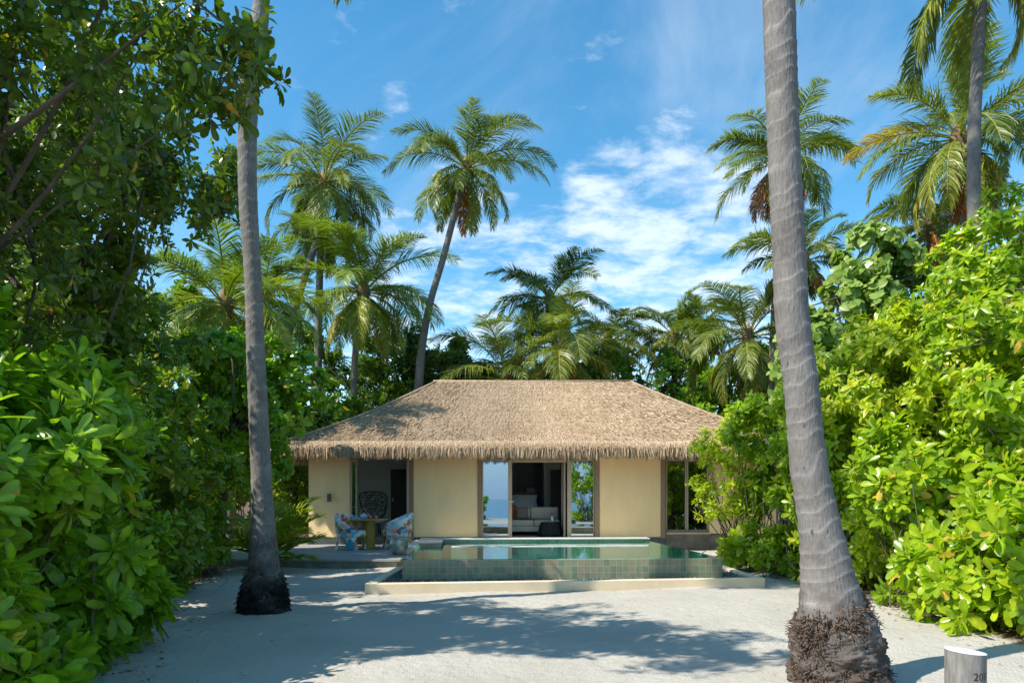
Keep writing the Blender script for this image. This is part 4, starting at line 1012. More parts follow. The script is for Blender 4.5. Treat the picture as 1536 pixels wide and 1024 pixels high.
o = MB().lathe([(.001, 0), (rp*.55, 0), (rp*.82, .08), (rp, .20), (rp*.98, .27), (rp*.86, .36), (rp*.90, .385), (rp*.84, .385), (rp*.80, .35), (rp*.5, .30), (.001, .29)], (X(598, yp), yp, .163), 40).build('glazed_pot', mat('mottled teal glaze', (.10, .17, .16), .22, col2=(.42, .47, .46), vscale=7, det=7, metal=.25), None, smooth=True)
tag(o, 'round mottled grey green glazed pot on the deck edge', 'pot')

# ------------------------------------------------------------------ bollard with its number
def bollard():
    Yb = 4.4; cx = X(1448, Yb); r = .115; b = empty('marker_post', (cx, Yb, 0), 'short grey timber post with a slanted white top and the number 203', 'bollard')
    n = 48; zt = lambda x: .395-.09*(x/r)*r/.115*.25
    m = mat('silver grey timber', (.20, .185, .17), .75, bump=.3, bscale=10, stretch=(6, 6, 1), var=.35, vscale=5)
    V = []; F = []
    for k in range(n):
        a = 2*math.pi*k/n; x, y = r*math.cos(a), .115*math.sin(a); V += [(cx+x, Yb+y, -.05), (cx+x, Yb+y, .398-.10*x)]
    F = [(2*k, 2*((k+1) % n), 2*((k+1) % n)+1, 2*k+1) for k in range(n)]
    link_mesh('post', V, F, m, b, smooth=True)
    top = [(cx+(r+.001)*math.cos(2*math.pi*k/n), Yb+(.116)*math.sin(2*math.pi*k/n), .3995-.10*(r*math.cos(2*math.pi*k/n))) for k in range(n)]
    low = [(x, y, z+.004) for x, y, z in top]
    MB().add(top+low, [tuple(range(n-1, -1, -1)), tuple(range(n, 2*n))]+[(k, (k+1) % n, n+(k+1) % n, n+k) for k in range(n)]).build('cap', mat('white cap', (.80, .82, .86), .5), b)
    # the number, cut round the shaft
    cu = bpy.data.curves.new('number', 'FONT'); cu.body = '203'; cu.size = .068; cu.resolution_u = 4; cu.extrude = 0
    to = bpy.data.objects.new('number', cu); COL.objects.link(to)
    bpy.context.view_layer.update()
    me = bpy.data.meshes.new_from_object(to.evaluated_get(bpy.context.evaluated_depsgraph_get()))
    import bmesh
    bm = bmesh.new(); bm.from_mesh(me)
    bmesh.ops.triangulate(bm, faces=bm.faces[:]); bmesh.ops.subdivide_edges(bm, edges=bm.edges[:], cuts=2)
    Vt = []; a0 = math.asin(9.5/27)-math.atan2(cx, Yb)
    for v in bm.verts:
        a = a0+v.co.x/.1165*1.0; Vt.append((cx+.1168*math.sin(a), Yb-.1168*math.cos(a), Z(1019.5, Yb-.1)+v.co.y))
    Ft = [tuple(v.index for v in f.verts) for f in bm.faces]; bm.free()
    bpy.data.objects.remove(to); bpy.data.meshes.remove(me)
    link_mesh('number', Vt, Ft, M['black'], b)
bollard()

# ------------------------------------------------------------------ near palm trunks
def P3(px, py, Y): return (X(px, Y), Y, Z(py, Y))
def near_palm(label, pts, Y, mat_, bottom, topz, topx, L_, nf, seed, step, sides, rough, group=None):
    """pts: (left px, right px, y px) edges read up the stem at distance Y"""
    path = []
    for a, b, y in pts: path.append((P3((a+b)/2, y, Y), (b-a)/2/FPX*Y))
    path.append(((topx, Y+.1, topz), path[-1][1]*.9))
    path.insert(0, (bottom[0], bottom[1]))
    rng = np.random.RandomState(seed)
    root = empty('coconut_palm', (bottom[0][0], bottom[0][1], 0), label, 'palm tree', 'coconut palms on the sand in front')
    V, F, A = trunk_mesh(path, step, sides, ring=.045, rng=rng, rough=rough)
    link_mesh('trunk', V, F, M[mat_], root, A, smooth=True)
    V, F, Rn = palm_crown((topx, Y+.1, topz), L_, nf, seed, 0)
    link_mesh('crown', V, F, M['frond'], root, Rn)
    return root
YR = 5.1
rp_ = near_palm('thick leaning grey palm trunk with a shaggy brown root bole before the right shrubs',
    [(1190, 1322, 990), (1191, 1314, 950), (1200, 1296, 915), (1202.6, 1281, 870), (1202, 1270, 830), (1200, 1261, 795), (1187, 1240, 700), (1175, 1224, 560), (1166, 1215, 500), (1159.5, 1207, 370), (1153.8, 1200, 250), (1149, 1195, 120), (1145, 1191.5, 0)],
    YR, 'bark_bole', ((X(1262, YR), YR, -.12), .34), 14.0, X(1110, YR), 3.9, 26, 21, .011, 84, .13)
def bole(root, cx, cy, zmid, rad, h, n, m, seed, ln=.10, jit=.4, tilt=0., thick=.011):
    """ragged collar of broken root fibres"""
    rng = np.random.RandomState(seed)
    a = rng.rand(n)*6.283; lump = .8+.25*np.sin(a*2+.6)+.22*np.sin(a*5+2)
    z = zmid+tilt*np.cos(a)+rng.normal(0, 1, n)*h*.42*(.6+.4*lump)
    k = np.clip(1-((z-zmid-tilt*np.cos(a))/(h*1.3))**2, .1, 1)
    clod = np.sin(a*11+z*38)*np.sin(z*61-a*7)              # clods of fibre with gaps between
    r = rad(z)*(.96+.08*k*lump+.05*clod)
    P = np.c_[cx(z)+r*np.cos(a), cy+r*np.sin(a), z]
    D = norm(np.c_[np.cos(a), np.sin(a), rng.normal(-.3, jit, n)]+rng.normal(0, jit, (n, 3)))
    B = P+D*(ln*(.25+.75*rng.rand(n)**2)*k*lump*(1+.5*clod))[:, None]
    V, F = tubes(P-D*.03, B, thick*(.4+rng.rand(n)), .003, rng, 3, 4, .25)
    V[:, 2] = np.maximum(V[:, 2], -.02)
    link_mesh('root_fibres', V, F, M[m], root)
def lin(z0, v0, z1, v1): return lambda z: v0+(v1-v0)*np.clip((z-z0)/(z1-z0), 0, 1)
rz_ = lambda z: np.interp(z, [0, .2, .35, .55, .8], [.315, .30, .285, .235, .18])
cz_ = lambda z: np.interp(z, [0, .35, .55, .8], [X(1260, YR), X(1255, YR), X(1246, YR), X(1241, YR)])
bole(rp_, cz_, YR, .44, rz_, .17, 9000, 'root', 5, .060, tilt=.10, thick=.0045, jit=.55)
bole(rp_, cz_, YR, .16, rz_, .17, 1500, 'bark_bole', 6, .03, thick=.007)
bole(rp_, cz_, YR, .10, rz_, .16, 4500, 'root', 7, .05, thick=.0045, jit=.6)
YL = 8.3
lp_ = near_palm('slim grey palm trunk with a dark wet foot, in front of the left hand shrubs',
    [(362, 430, 905), (371, 422, 868), (374, 417, 830), (377.5, 409.5, 760), (375, 404, 660), (371, 398.5, 560), (366, 391, 400), (358.6, 385.5, 300), (358.5, 385.5, 180), (365, 392, 90), (375, 401, 45), (381, 404, 0)],
    YL, 'bark_dark', ((X(396, YL), YL, -.1), .31), 10.75, X(425, YL), 3.3, 22, 33, .016, 40, .12)
bole(lp_, lambda z: X(396, YL)+0*z, YL, .16, lambda z: np.interp(z, [0, .4, .7], [.285, .235, .19]), .34, 3600, 'bark_dark', 8, .035, thick=.009)

# ------------------------------------------------------------------ palms behind and beside the villa
def pl(label, c, pathpx, Y, rpx, nf, seed, wpx=12, **kw):
    path = [(P3(x, y, Y), w*.44/FPX*Y) for x, y, w in pathpx]
    bx, by = path[0][0][0], path[0][0][1]
    if path[0][0][2] > .3: path.insert(0, ((bx+kw.pop('bdx', 0), by, -.1), path[0][1]*1.25))
    else: kw.pop('bdx', 0)
    path[-1] = (P3(c[0], c[1], Y), path[-1][1])
    return palm(label, path, rpx/FPX*Y*1.15, nf, seed, **kw)
pl('tall coconut palm with a full drooping crown right of the slim left trunk', (487, 268), [(440, 470, 13), (462, 400, 12), (478, 350, 11), (487, 275, 11)], 27, 120, 30, 101, dead=.14, bdx=-1.2, nuts=6)
pl('dark upright palm trunk with shaded crown just behind the tall palm left of centre', (483, 330), [(478, 480, 13), (480, 400, 12), (483, 340, 12)], 28.5, 85, 14, 102, cb=.10, lo=-1.1, hi=.5, dead=.3)
pl('tall slender palm on a curved leaning trunk above the left end of the ridge', (700, 247), [(628, 580, 15), (633, 520, 14), (645, 455, 12), (664, 390, 11), (682, 320, 11), (697, 260, 10)], 27, 112, 28, 103, dead=.06, lo=-.75, bdx=-.4, nuts=4)
pl('mid height bushy palm rising over the left hip of the roof', (545, 432), [(531, 615, 11), (531, 560, 11), (536, 500, 12), (545, 445, 13)], 27.2, 132, 34, 104, dead=.04, cb=.30, lm='frond_bright')
pl('palm with wind swept crown above the middle of the ridge', (825, 445), [(838, 570, 12), (832, 510, 11), (826, 450, 11)], 29, 88, 26, 105, dead=.04)
pl('low wide palm with arching fronds behind the middle of the ridge', (846, 520), [(846, 600, 14), (846, 530, 14)], 27.5, 118, 34, 106, cb=.30, lo=-.95, hi=1.0)
pl('low palm with a few upright fronds behind the left part of the ridge', (760, 565), [(762, 640, 12), (760, 570, 12)], 27.5, 118, 17, 107, cb=.26, lo=-.2, hi=1.45)
pl('small palm crown right of the middle palm, above the ridge', (912, 505), [(905, 600, 9), (910, 520, 9)], 32, 68, 24, 108, cb=.24)
pl('palm with feathery crown above the right end of the ridge', (1012, 500), [(1010, 620, 9), (1012, 510, 9)], 31, 76, 26, 109, cb=.26)
pl('palm just right of the feathery palm above the right hip, partly behind it', (1052, 490), [(1048, 620, 9), (1052, 500, 9)], 33, 64, 22, 110, cb=.22)
pl('full palm left of the thick right trunk with fronds hanging over the right hip', (1122, 500), [(1130, 640, 12), (1124, 510, 12)], 26.8, 118, 32, 111, dead=.05, cb=.26, lo=-1.0)
pl('tall palm with orange dying fronds, crown half behind the thick right trunk', (1172, 235), [(1160, 520, 13), (1165, 400, 12), (1172, 250, 12)], 26, 110, 30, 112, dead=.30, lo=-1.05, cb=.32, nuts=5)
pl('half hidden palm right behind the thick right trunk, below the orange fronded palm', (1205, 385), [(1200, 560, 11), (1205, 395, 11)], 24, 95, 20, 113, cb=.18, lo=-.5)
pl('large palm with yellow green fronds at upper right, behind the thin right trunk', (1438, 200), [(1455, 520, 16), (1447, 350, 15), (1438, 210, 15)], 19, 150, 34, 114, dead=.05, cb=.38, lo=-1.1, nuts=6)
pl('palm crown low behind the large yellow green palm at upper right', (1395, 330), [(1400, 520, 12), (1396, 340, 12)], 22, 100, 22, 115, cb=.24, lo=-.9)
pl('thin grey palm trunk at upper right, fronds hanging from the top of the photo', (1478, -100), [(1466, 420, 23), (1461, 310, 21), (1461, 200, 20), (1466, 100, 19), (1471, 0, 19), (1478, -92, 19)], 11, 225, 20, 116, dead=0, cb=.30, lo=-.95, step=.03, sides=18, tm='bark_grey')
pl('bright palm behind the left trunk, above the left hand shrubs', (338, 450), [(345, 640, 16), (340, 540, 15), (338, 460, 15)], 19, 148, 36, 117, cb=.34, lo=-1.05, lm='frond_bright')
pl('darker palm between the left trunk and the tall palm, fronds hanging left of it', (395, 440), [(400, 620, 12), (396, 450, 12)], 24, 92, 22, 118, cb=.16, lo=-1.0)
# seedling palm by the terrace
rng = np.random.RandomState(44)
sroot = empty('palm_seedling', (X(402, 13.2), 13.2, 0), 'young stemless palm with bright fans beside the terrace and left trunk', 'palm seedling')
parts = []
for az, el, ln in ((.10, 1.15, 1.7), (.45, 1.35, 1.95), (-.5, 1.05, 1.5), (1.7, 1.35, 1.8), (2.6, 1.2, 1.6), (-1.3, 1.1, 1.4), (3.6, 1.1, 1.4), (.25, .85, 1.5), (-.15, .55, 1.2), (-2.2, .9, 1.2), (-.9, .7, 1.1), (0., 1.3, 1.7)):
    parts += frond((X(402, 13.2), 13.2, .05), az, el, ln*.86, .85, .1, rng, 34, .055, .40, hang=.25, rcol=.75, col=.62)
V, F, Rn = join(parts); link_mesh('fronds', V, F, M['frond_bright'], sroot, Rn)
mb = MB(); mb.lathe([(.07, -.03), (.06, .12), (.02, .25)], (X(402, 13.2), 13.2, 0), 8); mb.build('stem', M['sheath'], sroot)

# ------------------------------------------------------------------ shrubs and broadleaf trees
GL, GR = 'shrubs along the left edge of the sand', 'shrubs along the right edge of the sand'
# right side, near to far
shrub('shrub', 'bright glossy broad leaved shrub nearest the camera at the right edge', 'shrub', (5.9, 6.7, 0),
      [((5.75, 6.9, .75), (1.15, 1.0, .85)), ((6.2, 7.0, 1.35), (1.1, 1.1, .7)), ((4.95, 7.6, .45), (.55, .6, .5))], 600, 11, .215, OB_HI, 'leaf_bright', 1, 90, GR, .014, .34)
shrub('shrub', 'glossy broad leaved shrub just right of the root bole', 'shrub', (5.5, 8.7, 0),
      [((5.55, 8.8, .75), (1.0, 1.0, .85)), ((5.7, 9.0, 1.55), (1.05, 1.0, .75)), ((6.3, 8.3, 1.4), (.9, .9, .9))], 600, 11, .215, OB_HI, 'leaf_bright', 2, 90, GR, .014, .34)
shrub('shrub', 'light green shrub seen just left of the thick right trunk above the sand', 'shrub', (5.4, 11.0, 0),
      [((5.45, 10.9, .9), (1.05, 1.1, 1.0)), ((5.6, 11.2, 2.0), (1.1, 1.1, .9))], 620, 10, .19, OB_HI, 'leaf_bright', 3, 80, GR, .014, .32)
shrub('tree', 'tall leafy shrub tree filling the right edge above the broad leaved shrub', 'tree', (7.6, 8.0, 0),
      [((6.6, 7.7, 2.55), (1.25, 1.1, .80)), ((6.9, 8.2, 3.5), (1.3, 1.2, .95)), ((6.4, 8.9, 3.0), (1.1, 1.1, .9)), ((7.8, 8.4, 4.35), (1.25, 1.1, .95)), ((7.6, 7.2, 3.2), (1.0, 1.0, 1.2))], 1500, 9, .15, OV_HI, 'leaf_bright', 4, 120, None, .016, .28,
      trunk=[((7.6, 8.2, -.05), .09), ((7.4, 8.1, 1.0), .07), ((7.1, 8.1, 2.2), .05), ((7.2, 8.2, 3.4), .03)], smat='stem', crownname='crown', tight=(.6, 1.9), twigs=.3, bias=.04)
shrub('tree', 'rounded lime green shrub tree right of the thick trunk at mid height', 'tree', (6.8, 11.4, 0),
      [((6.1, 10.8, 2.9), (1.35, 1.2, .9)), ((7.0, 11.4, 3.9), (1.3, 1.2, .85)), ((5.45, 11.3, 3.0), (1.0, 1.0, .85)), ((7.9, 11.2, 4.5), (1.2, 1.2, .8)), ((6.2, 10.3, 2.0), (1.1, .8, .7)), ((6.1, 11.0, 3.75), (.9, .9, .6))], 2000, 9, .15, OV_HI, 'leaf_lime', 5, 110, None, .016, .28,
      trunk=[((6.8, 11.4, -.05), .08), ((6.7, 11.3, 1.2), .06), ((6.6, 11.3, 2.4), .04)], smat='stem', crownname='crown', tight=(.6, 1.9), twigs=.3)
shrub('shrub', 'deep green feathery shrub between the pool and the thick right trunk', 'shrub', (5.3, 13.2, 0),
      [((5.3, 13.3, 1.1), (1.05, 1.0, 1.1)), ((5.5, 13.4, 2.3), (1.05, 1.0, .95)), ((5.05, 13.5, 2.75), (.7, .7, .6)), ((6.4, 13.2, 2.6), (1.1, 1.0, 1.0))], 900, 10, .17, OB_LO, 'leaf_bright', 6, 60, GR, .012, .30, bias=-.06)
shrub('shrub', 'thin stemmed yellow green shrub against the right end of the villa', 'shrub', (4.75, 14.1, 0),
      [((4.35, 14.2, 1.75), (.62, .55, .55)), ((4.45, 14.3, 2.35), (.62, .5, .45)), ((4.9, 14.3, 1.4), (.6, .55, .5)), ((5.0, 14.5, 2.7), (.6, .5, .35)), ((4.95, 14.4, 3.05), (.5, .4, .25)), ((4.05, 14.2, 1.3), (.25, .3, .3))], 800, 9, .10, OB_LO, 'leaf_lime', 7, 46, None, .013, .36, basespread=.22, bias=.06, yellow=.05)
shrub('shrub', 'low strappy leaved plant at the foot of the thin stemmed shrub', 'plant', (4.5, 13.3, 0),
      [((4.5, 13.3, .32), (.38, .38, .30))], 60, 10, .26, OB_LO, 'leaf_lime', 8, 14, None, .008, .4)
shrub('shrub', 'low shrub at the sand edge just left of the thick right trunk', 'shrub', (4.85, 12.3, 0),
      [((4.9, 12.3, .42), (.55, .6, .45)), ((5.0, 11.2, .35), (.4, .4, .35))], 240, 10, .16, OB_HI, 'leaf_bright', 9, 30, GR, .01, .4)
shrub('tree', 'tree with round heart shaped leaves above the right hand shrubs', 'tree', (8.3, 16.2, 0),
      [((8.1, 16.2, 5.6), (1.15, 1.1, 1.0)), ((8.5, 16.2, 6.9), (.85, .9, 1.0)), ((9.4, 16.4, 6.3), (.8, .8, .6)), ((7.3, 16.2, 4.7), (1.0, 1.0, .8)), ((8.9, 16.2, 5.1), (1.2, 1.0, .9)), ((6.7, 15.8, 5.0), (.45, .5, .8)), ((6.6, 15.6, 3.9), (.6, .5, .7))], 2300, 6, .21, HEART, 'leaf_round', 10, 90, None, .022, .30,
      trunk=[((8.3, 16.2, -.05), .12), ((8.2, 16.2, 2.5), .10), ((8.3, 16.2, 4.5), .07), ((8.4, 16.2, 6.0), .04)], smat='darkbark', crownname='crown', tight=(.9, 2.2), droop=.5)
shrub('tree', 'bushy tree behind the lime green shrub tree at the right', 'tree', (8.6, 13.6, 0),
      [((7.4, 13.5, 3.0), (1.2, 1.1, 1.3)), ((8.6, 13.6, 4.4), (1.3, 1.1, 1.0)), ((9.8, 13.0, 4.6), (1.4, 1.1, 1.2)), ((9.5, 12.0, 3.0), (1.5, 1.2, 1.5))], 1300, 9, .17, OB_LO, 'leaf_bright', 11, 70, None, .02, .3,
      trunk=[((8.6, 13.6, -.05), .12), ((8.6, 13.5, 2.2), .08), ((8.7, 13.5, 3.6), .05)], smat='darkbark', crownname='crown')
shrub('tree', 'sparse leafed tree at the right edge, before the thin palm trunk', 'tree', (8.3, 9.8, 0),
      [((7.2, 9.8, 5.15), (.8, .8, .55)), ((8.1, 9.8, 5.5), (1.0, .9, .6)), ((6.7, 9.8, 4.45), (.9, .8, .6)), ((8.5, 9.6, 4.7), (1.2, 1.0, 1.0)), ((7.3, 9.7, 4.0), (1., .9, .7))], 1150, 9, .13, OV_HI, 'leaf_bright', 12, 40, None, .011, .34,
      trunk=[((8.3, 9.8, -.05), .09), ((8.2, 9.8, 2.2), .07), ((8.1, 9.8, 3.9), .04)], smat='stem', crownname='crown', tight=(.6, 1.9), twigs=.3, shell=(.3, 1.0))
# dark undergrowth behind the right hand shrubs
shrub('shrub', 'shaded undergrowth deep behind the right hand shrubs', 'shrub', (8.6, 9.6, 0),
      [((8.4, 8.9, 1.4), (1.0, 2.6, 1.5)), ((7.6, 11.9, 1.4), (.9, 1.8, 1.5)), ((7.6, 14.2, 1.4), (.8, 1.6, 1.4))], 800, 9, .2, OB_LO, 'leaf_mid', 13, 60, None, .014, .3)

# left side, near to far
shrub('shrub', 'large leaved shrub nearest the camera at the lower left corner', 'shrub', (-3.5, 3.9, 0),
      [((-3.75, 3.9, .55), (.75, .8, .65)), ((-3.9, 4.4, 1.15), (.85, .9, .75)), ((-3.3, 4.5, .25), (.35, .4, .28))], 520, 12, .23, LONG_HI, 'leaf_shrub', 20, 40, GL, .013, .36)
shrub('shrub', 'tall large leaved shrub in the left foreground with upright rosettes', 'shrub', (-4.0, 5.2, 0),
      [((-3.75, 5.1, 1.35), (.95, .95, .75)), ((-4.1, 5.2, 1.95), (.95, .9, .65)), ((-4.9, 5.0, 2.5), (.9, .9, .6)), ((-3.9, 5.6, .6), (.75, .7, .6)), ((-3.65, 5.4, .35), (.5, .6, .4)), ((-3.75, 6.2, .4), (.45, .5, .4)), ((-4.1, 6.0, 1.75), (.8, .7, .65))], 1060, 12, .23, LONG_HI, 'leaf_shrub', 21, 50, GL, .013, .34)
shrub('shrub', 'medium leaved shrub behind the large leaved one on the left', 'shrub', (-4.75, 7.3, 0),
      [((-4.75, 7.2, .75), (.95, 1.0, .8)), ((-4.7, 7.2, 1.6), (1.0, 1.0, .75)), ((-5.4, 7.3, 2.3), (1.1, 1.0, .7))], 800, 10, .18, LONG_HI, 'leaf_shrub', 22, 50, GL, .012, .32, bias=.06)
shrub('shrub', 'fine leaved shrub left of the slim trunk at the bend of the sand', 'shrub', (-5.3, 9.8, 0),
      [((-5.35, 9.6, .75), (1.0, 1.2, .85)), ((-5.4, 9.8, 1.7), (1.1, 1.2, .85)), ((-6.0, 9.6, 2.6), (1.2, 1.2, .8))], 950, 10, .16, OB_LO, 'leaf_mid', 23, 60, GL, .012, .30, bias=.25)
shrub('shrub', 'shrub directly behind the slim left trunk', 'shrub', (-6.1, 12.2, 0),
      [((-6.1, 12.1, .8), (1.0, 1.4, .9)), ((-6.2, 12.4, 1.9), (1.1, 1.3, .9)), ((-6.6, 12.4, 2.9), (1.2, 1.2, .8))], 950, 10, .17, OB_LO, 'leaf_mid', 24, 60, GL, .012, .30, bias=.25)
shrub('tree', 'leafy mid green tree over the left corner of the villa roof', 'tree', (-6.6, 15.4, 0),
      [((-5.6, 15.3, 3.2), (1.15, 1.1, 1.0)), ((-6.0, 15.5, 4.3), (1.15, 1.1, .8)), ((-6.9, 15.3, 3.8), (1.2, 1.2, 1.2)), ((-5.9, 15.2, 2.2), (.9, .9, .7)), ((-4.95, 15.6, 4.0), (.75, .8, .7)), ((-7.2, 15.2, 2.4), (1.1, 1.1, 1.2))], 1700, 8, .17, RD_LO, 'leaf_shrub', 25, 100, None, .02, .3,
      trunk=[((-6.6, 15.4, -.05), .12), ((-6.5, 15.4, 1.6), .09), ((-6.3, 15.4, 3.0), .06)], smat='darkbark', crownname='crown', tight=(.7, 2.1), bias=-.02)
shrub('tree', 'dark spreading tree whose leafy branch crosses the top of the slim left trunk', 'tree', (-5.6, 5.6, 0),
      [((-5.0, 6.0, 5.0), (1.3, 1.3, .8)), ((-3.4, 5.3, 5.0), (1.1, 1.1, .55)), ((-2.45, 4.85, 4.42), (.62, .6, .36)), ((-1.95, 4.6, 4.25), (.35, .40, .34)), ((-2.15, 4.7, 4.6), (.4, .4, .3)), ((-4.3, 5.6, 4.3), (1.1, 1.1, .65)), ((-5.0, 5.3, 5.9), (1.6, 1.6, .8)), ((-5.6, 5.7, 3.9), (1.0, 1.0, .7)), ((-3.4, 4.2, 5.9), (1.2, 1.0, .5)), ((-6.6, 4.6, 5.2), (1.4, 1.5, 1.0)), ((-4.9, 6.6, 3.6), (1.0, .9, .8)), ((-6.0, 6.4, 3.4), (1.0, .9, .8))], 3200, 9, .135, OB_HI, 'leaf_dark', 26, 26, None, .018, .30,
      trunk=[((-5.9, 6.2, -.05), .14), ((-5.5, 6.1, 1.8), .12), ((-5.0, 6.0, 3.2), .10), ((-4.4, 5.7, 4.3), .07), ((-4.6, 5.5, 5.2), .045)], smat='darkbark', crownname='crown', tight=(.5, 1.9), bias=.08, twigs=.25, yellow=.006)
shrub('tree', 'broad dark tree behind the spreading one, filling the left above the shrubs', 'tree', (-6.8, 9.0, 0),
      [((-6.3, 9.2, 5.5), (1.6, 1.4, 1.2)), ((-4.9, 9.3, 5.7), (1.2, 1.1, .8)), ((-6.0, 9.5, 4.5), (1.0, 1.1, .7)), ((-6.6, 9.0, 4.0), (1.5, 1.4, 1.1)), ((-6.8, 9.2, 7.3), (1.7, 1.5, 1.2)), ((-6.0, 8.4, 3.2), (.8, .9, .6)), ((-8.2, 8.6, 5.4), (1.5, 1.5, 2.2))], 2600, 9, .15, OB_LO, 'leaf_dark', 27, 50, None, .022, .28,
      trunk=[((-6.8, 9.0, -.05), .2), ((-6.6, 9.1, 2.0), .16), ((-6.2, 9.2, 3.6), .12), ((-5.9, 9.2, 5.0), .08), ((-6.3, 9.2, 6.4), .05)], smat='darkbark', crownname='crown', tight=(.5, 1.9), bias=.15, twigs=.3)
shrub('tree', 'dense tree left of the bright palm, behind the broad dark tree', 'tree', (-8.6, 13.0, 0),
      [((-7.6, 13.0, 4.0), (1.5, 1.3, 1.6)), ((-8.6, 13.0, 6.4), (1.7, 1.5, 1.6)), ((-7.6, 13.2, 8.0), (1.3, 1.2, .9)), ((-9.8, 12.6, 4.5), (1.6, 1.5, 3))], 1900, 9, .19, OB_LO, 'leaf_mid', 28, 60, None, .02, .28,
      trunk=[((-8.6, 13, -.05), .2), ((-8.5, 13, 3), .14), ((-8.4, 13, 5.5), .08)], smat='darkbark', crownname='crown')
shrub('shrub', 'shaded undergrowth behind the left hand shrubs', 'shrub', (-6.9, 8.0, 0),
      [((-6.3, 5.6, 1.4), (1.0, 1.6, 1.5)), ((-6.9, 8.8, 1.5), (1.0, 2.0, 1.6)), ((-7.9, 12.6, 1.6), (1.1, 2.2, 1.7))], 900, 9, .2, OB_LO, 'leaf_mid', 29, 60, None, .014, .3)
# behind the villa
B = [('dark tree behind the left hip of the roof', (-5.8, 28.5), [((-6.2, 28.5, 3.6), (2.3, 1.6, 2.2)), ((-4.3, 28.8, 4.4), (1.6, 1.4, 1.7))], 'leaf_mid', -.05),
     ('dark round tree just right of the slender leaning palm', (-3.2, 30.5), [((-3.4, 30.5, 7.6), (1.3, 1.4, 1.5)), ((-2.2, 30.3, 5.9), (1.7, 1.4, 1.5))], 'leaf_dark', 0),
     ('low dark tree behind the left part of the ridge', (-.9, 31.5), [((-.9, 31.5, 6.2), (2.2, 1.5, 1.4)), ((1.2, 32, 6.4), (2.0, 1.5, 1.5))], 'leaf_mid', 0),
     ('hedge like tree behind the middle palms', (3.2, 31), [((3.0, 31, 6.2), (1.9, 1.4, 1.6)), ((4.6, 31.2, 6.9), (1.8, 1.4, 1.4))], 'leaf_mid', .05),
     ('green bushy tree behind the right end of the ridge', (6.6, 30), [((6.4, 30, 6.2), (2.0, 1.4, 1.6)), ((8.2, 30, 5.9), (1.8, 1.4, 1.6))], 'leaf_shrub', -.1),
     ('bushy tree behind the right hip of the roof', (9.4, 28.5), [((9.4, 28.5, 5.0), (2.0, 1.5, 2.0)), ((11.4, 28.3, 5.6), (1.9, 1.5, 2.2))], 'leaf_shrub', -.1),
     ('dark tree far left behind the leafy mid green tree', (-9.4, 22), [((-8.8, 22, 3.6), (2.0, 1.8, 2.4)), ((-10.4, 21, 5.6), (2.0, 1.8, 2.2))], 'leaf_mid', 0),
     ('tree between the left hip of the roof and the slim trunk', (-8.2, 25.5), [((-8.0, 25.5, 4.6), (1.9, 1.6, 2.0)), ((-7.4, 25.5, 2.6), (1.6, 1.6, 1.8))], 'leaf_mid', .05),
     ('tree beyond the right end of the villa', (12.4, 22), [((11.6, 22, 4.0), (2.0, 1.8, 2.2)), ((13.2, 21, 5.6), (2.0, 1.8, 2.0))], 'leaf_shrub', -.05)]
for i, (lab, (bx, by), bl, lm, bi) in enumerate(B):
    h = bl[0][0][2]
    shrub('tree', lab, 'tree', (bx, by, 0), bl, 1150, 8, .24, RD_LO if i % 2 else OB_LO, lm, 60+i, 40, 'trees behind the villa', .03, .30,
          trunk=[((bx, by, -.05), .16), ((bx+.1, by, h*.5), .12), ((bx, by, h), .06)], smat='darkbark', crownname='crown', bias=bi, twigs=.1)
shrub('shrub', 'shaded shrubs against the left side of the villa', 'shrub', (-7.9, 20, 0), [((-7.4, 18.6, 1.0), (1.0, 1.3, 1.2)), ((-8.4, 20.5, 1.5), (1.4, 1.6, 1.7)), ((-7.6, 23.5, 1.6), (1.3, 1.8, 1.8))], 700, 8, .2, OB_LO, 'leaf_mid', 80, 40, None, .014, .3)
shrub('tree', 'dark leafy tree behind the bushy palm and the left hip of the roof', 'tree', (-5.0, 31, 0), [((-5.6, 31, 7.0), (2.0, 1.4, 1.7)), ((-3.9, 31.5, 7.0), (1.6, 1.4, 1.7)), ((-7.6, 31, 7.4), (1.8, 1.4, 2.0)), ((-9.6, 31, 7.8), (1.8, 1.4, 2.2)), ((-6, 31, 4.0), (3.0, 1.4, 2.0))], 2200, 8, .25, OB_LO, 'leaf_mid', 81, 40, 'trees behind the villa', .03, .30,
      trunk=[((-5, 31, -.05), .18), ((-5, 31, 3), .14), ((-5, 31, 6), .06)], smat='darkbark', crownname='crown', twigs=.1)
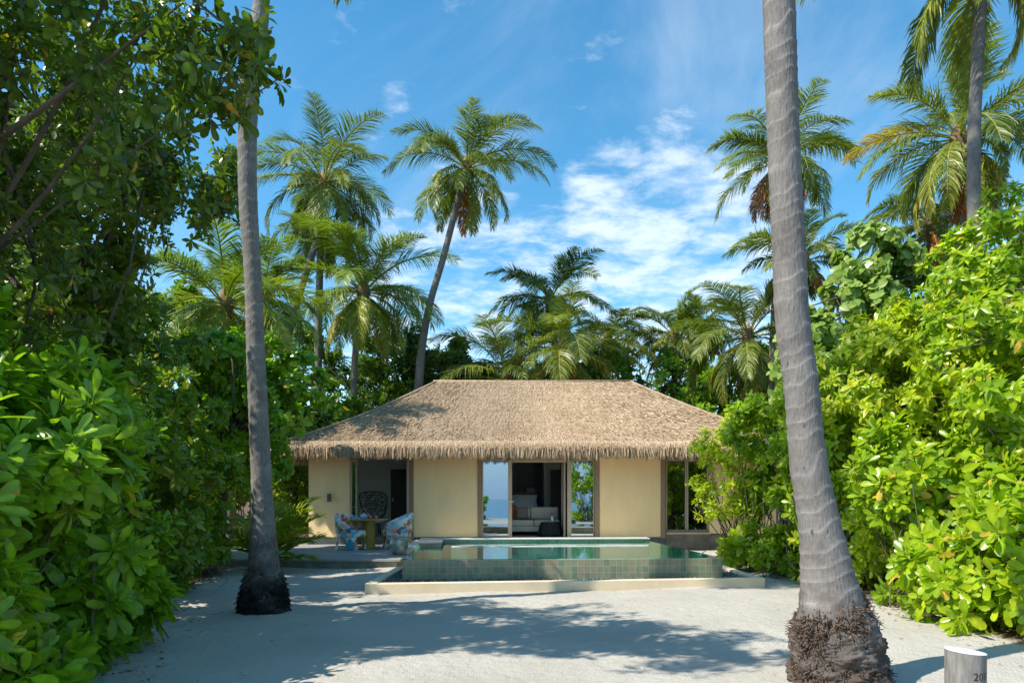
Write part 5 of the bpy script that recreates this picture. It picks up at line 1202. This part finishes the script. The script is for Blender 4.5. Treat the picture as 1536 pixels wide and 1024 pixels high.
# far backdrop of forest closing the island behind
rng = np.random.RandomState(90)
bl = [((x, 38+3*math.sin(x), 3.0+1.2*rng.rand()), (2.6, 2.2, 3.0)) for x in np.arange(-26, 27, 3.4)]
P, D, CC = clusters(bl, 7000, rng, .3); V, F, Rn = rosettes(P, D, 7, .42, RD_LO, rng)
tag(link_mesh('far_wood', V, F, M['leaf_mid'], None, Rn, smooth=True), kind='stuff')
# behind the camera: what the glass mirrors
shrub('shrub', 'round beach shrub mirrored in the left glass panel', 'shrub', (-2.2, -9.5, -.0),
      [((-2.4, -9.5, .75), (1.0, .9, .85))], 480, 9, .2, OB_LO, 'leaf_shrub', 95, 20, None, .014, .36)
shrub('tree', 'tall shrub mirrored in the glass panel right of the sofa', 'tree', (4.5, -5.0, 0),
      [((4.4, -5.0, 1.5), (1.0, 1.2, 1.4)), ((4.6, -4.8, 3.0), (1.3, 1.2, 1.2)), ((6.0, -4.6, 2.2), (1.5, 1.4, 2.0))], 900, 9, .2, OB_LO, 'leaf_bright', 96, 50, None, .014, .3)

# ------------------------------------------------------------------ leaf litter along the shrub feet
def litter():
    rng = np.random.RandomState(70); n = 3800
    y = 3.2+14*rng.rand(n)**1.3; side = rng.rand(n) < .5
    el = np.interp(y, [3, 5, 7.5, 10, 13.8, 16], [-2.9, -3.05, -3.75, -4.6, -5.5, -6.2]); er = np.interp(y, [3, 6, 7.2, 9, 12, 15, 19], [5.3, 4.75, 4.6, 4.75, 4.6, 5.4, 8.2])
    off = rng.exponential(.22, n)-.35
    x = np.where(side, el+off, er-off)
    o_ = rng.rand(n) < .12; x = np.where(o_, rng.uniform(-4, 5, n), x)
    P = np.c_[x, y, np.full(n, .016)+.01*rng.rand(n)]; a = rng.rand(n)*6.28
    D = np.c_[np.cos(a), np.sin(a), rng.normal(0, .12, n)]; Nn = np.c_[rng.normal(0, .3, (n, 2)), np.ones(n)]
    # sparse crumbs out on the sand
    V, F, Rn = place_leaves(P, D, Nn, np.where(o_, .012+.025*rng.rand(n), .02+.05*rng.rand(n)), rng.rand(n), OB_LO)
    m = leafmat('dry leaves', [(0, (.06, .035, .02)), (.5, (.20, .12, .06)), (1, (.36, .22, .10))], .8, .1)
    tag(link_mesh('leaf_litter', V, F, m, None, Rn), kind='stuff')
litter()
